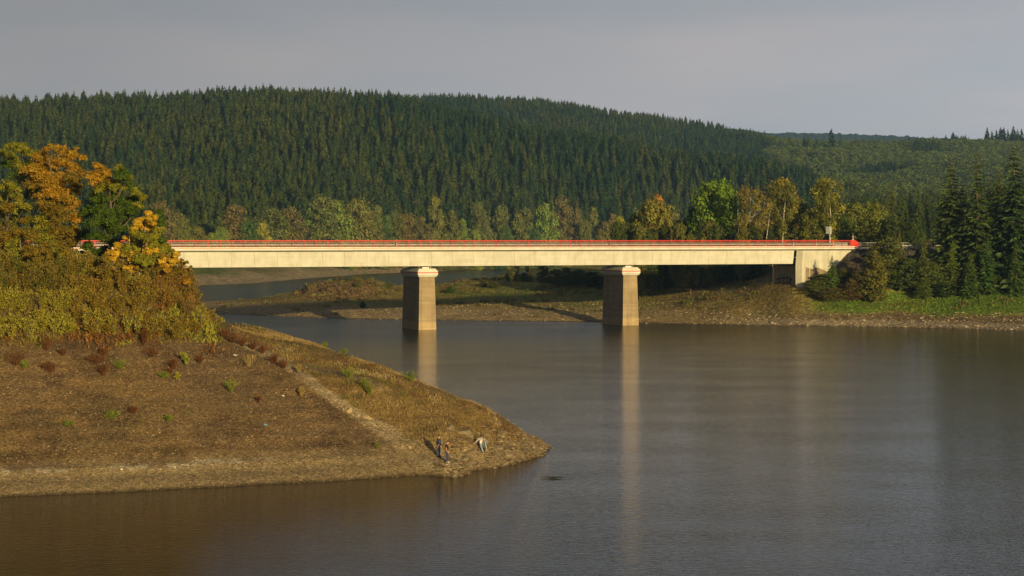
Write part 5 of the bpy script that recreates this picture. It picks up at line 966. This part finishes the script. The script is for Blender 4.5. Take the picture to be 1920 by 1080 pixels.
def figure(name, loc, rz, J, look, label, outfit, rest='person'):
    e = empty('person', loc, rz, label=label, cat='person'); J = {k: Vector(v) for k, v in J.items()}; J['waist'] = J['pelvis'].lerp(J['spine'], .35); E = list(BODY_E); Rr = dict(BODY_R); Rr.update(pelvis=(.085,.07), spine=(.08,.07), chest=(.085,.07), hip0=.07, hip1=.07, sh0=.05, sh1=.05)
    for s in (0, 1):
        d = J[f'palm{s}']-J[f'wr{s}']; hand(J, E, Rr, s, J[f'palm{s}'], d, d.cross(Vector((0,1,0))) if abs(d.normalized().y) < .8 else (1,0,0))
    hc = J['head']+Vector(look).normalized()*.02+Vector((0,0,.045)); skin('body', J, E, Rr, M['skin'], e, 1, head_fn(hc, look))
    def part(nm, es, rr, m, lvl=2):
        if nm == 'trousers': J['pelvis'] = J['pelvis']+Vector((0,0,-.02))
        return skin(nm, J, es, {k: (tuple(q+rr for q in BODY_R[k]) if isinstance(BODY_R[k], tuple) else BODY_R[k]+rr) for k in BODY_R}, m, e, lvl)
    outfit(J, part, e, hc); return e
stand = dict(pelvis=(0,0,.96), spine=(0,0,1.14), chest=(.01,0,1.36), neck=(.01,0,1.51), head=(.035,0,1.62), hip0=(0,.10,.92), hip1=(0,-.10,.92), kn0=(.03,.11,.50), kn1=(.02,-.11,.50), an0=(-.02,.12,.09), an1=(-.0,-.12,.09), toe0=(.15,.14,.035), toe1=(.16,-.14,.035),
             sh0=(.0,.19,1.43), sh1=(.0,-.19,1.43), el0=(-.03,.25,1.14), el1=(-.02,-.25,1.14), wr0=(.04,.27,.90), wr1=(.06,-.27,.90), palm0=(.06,.27,.83), palm1=(.08,-.27,.83))
LEGS = [('pelvis','hip0'),('pelvis','hip1'),('hip0','kn0'),('hip1','kn1'),('kn0','an0'),('kn1','an1')]
LEGT = LEGS+[('pelvis','waist')]
def shoes(J, e, m, part):
    for s in (0, 1):
        a, t_ = J[f'an{s}'], J[f'toe{s}']; d = (t_-a).normalized(); K = {'h': a-d*.06+Vector((0,0,-.035)), 'm': a+d*.07+Vector((0,0,-.02)), 't': t_+d*.05, 'u': a+Vector((0,0,.03))}
        skin('shoe', K, [('h','m'),('m','t'),('m','u')], {'h': (.045,.04), 'm': (.05,.045), 't': (.045,.03), 'u': .045}, m, e, 2, root='m')
def out1(J, part, e, hc):
    part('trousers', LEGT, .016, M['jeans']); part('jacket', [('pelvis','spine'),('spine','chest'),('chest','sh0'),('chest','sh1'),('sh0','el0'),('sh1','el1'),('el0','wr0'),('el1','wr1')], .028, M['navy'])
    f_ = {k: v+Vector((.045,0,0)) for k, v in J.items()}; skin('blue_front', f_, [('pelvis','spine'),('spine','chest')], dict(pelvis=(.125,.115), spine=(.115,.115), chest=(.13,.12)), M['blue'], e)
    shoes(J, e, M['shoe'], part); hair(hc, LK1, M['hairb'], e); glasses(hc, LK1, e)
def out2(J, part, e, hc):
    part('trousers', LEGT, .016, M['jeansd']); K = dict(J); K['el0'] = J['sh0'].lerp(J['el0'], .75); K['el1'] = J['sh1'].lerp(J['el1'], .75)
    skin('tee_shirt', K, [('pelvis','spine'),('spine','chest'),('chest','sh0'),('chest','sh1'),('sh0','el0'),('sh1','el1')], dict(pelvis=(.165,.135), spine=(.155,.13), chest=(.175,.135), sh0=.085, sh1=.085, el0=.068, el1=.068), M['tee'], e)
    shoes(J, e, M['shoew'], part); hair(hc, LK2, M['hairb'], e)
def out3(J, part, e, hc):
    part('trousers', LEGT, .018, M['jeansl']); part('jacket', [('spine','chest'),('chest','sh0'),('chest','sh1'),('sh0','el0'),('sh1','el1'),('el0','wr0'),('el1','wr1')], .026, M['greyc'])
    f_ = {k: v+Vector((0,-.05,0)) for k, v in J.items()}; skin('shirt', f_, [('pelvis','spine'),('spine','chest')], dict(pelvis=(.15,.13), spine=(.145,.12), chest=(.14,.115)), M['cream'], e)
    shoes(J, e, M['shoew'], part); hair(hc, LK3, M['navy'], e, 'cap', brim=True)
LK1, LK2, LK3 = (1,-.15,-.12), (1,-.1,-.35), (.1,-1,-.35)
x, y, z = drop(822.5, 857, hA, 130, 170); figure('p', (x, y, z-.0), R(-28), stand, LK1, 'standing person in blue and black jacket, jeans and sunglasses', out1)
x, y, z = drop(838, 868, hA, 130, 170); J2 = dict(stand); J2.update(head=(.06,0,1.61), el1=(.0,-.25,1.14), wr1=(.12,-.24,.92), palm1=(.15,-.24,.86)); figure('p', (x, y, z), R(-14), J2, LK2, 'standing person in black tee shirt and dark jeans nearest the water', out2)
x3, y3, z3 = drop(906.4, 850, hA, 130, 170)
J3 = dict(pelvis=(-.20,.42,.70), spine=(-.22,.44,.88), chest=(-.20,.42,1.08), neck=(-.18,.38,1.22), head=(-.16,.32,1.33), hip0=(-.12,.38,.66), hip1=(-.28,.38,.66), kn0=(.16,.0,.96), kn1=(-.14,.06,.42), an0=(.20,.02,.52), an1=(-.02,.0,.09), toe0=(.24,-.14,.46), toe1=(.03,-.15,.035),
          sh0=(-.02,.40,1.14), sh1=(-.38,.42,1.14), el0=(.18,.30,1.02), el1=(-.55,.44,.95), wr0=(.30,.06,.92), wr1=(-.70,.40,.80), palm0=(.31,-.0,.87), palm1=(-.76,.38,.77))
figure('p', (x3, y3, z3), 0, J3, LK3, 'person in grey jacket, pale shirt and cap sitting on the rocks with one knee raised', out3)
rock(x3-.2, y3+.75, z3+.25, .45, .35, .34, .4, M['rock'], 'rock the person in the cap sits on', 91); rock(x3+.22, y3+.08, z3+.26, .28, .25, .22, .9, M['rock'], 'small rock under the raised foot of the sitting person', 92)

# ------------------------------------------------------------------ haze
hz = MB(); hz.box(-6400, 8400, -390, 6800, -5.5, 345); hm = bpy.data.materials.new('haze'); hm.use_nodes = True; t = hm.node_tree; t.nodes.clear()
pv = N(t, 'ShaderNodeVolumePrincipled'); pv.inputs['Density'].default_value = 8.5e-5; pv.inputs['Color'].default_value = (.30,.55,1.0,1); pv.inputs['Anisotropy'].default_value = 0
mo = N(t, 'ShaderNodeOutputMaterial'); L(t, pv.outputs[0], mo.inputs['Volume']); tag(hz.build('haze', hm), 'thin blue haze filling the valley', 'haze', kind='stuff')
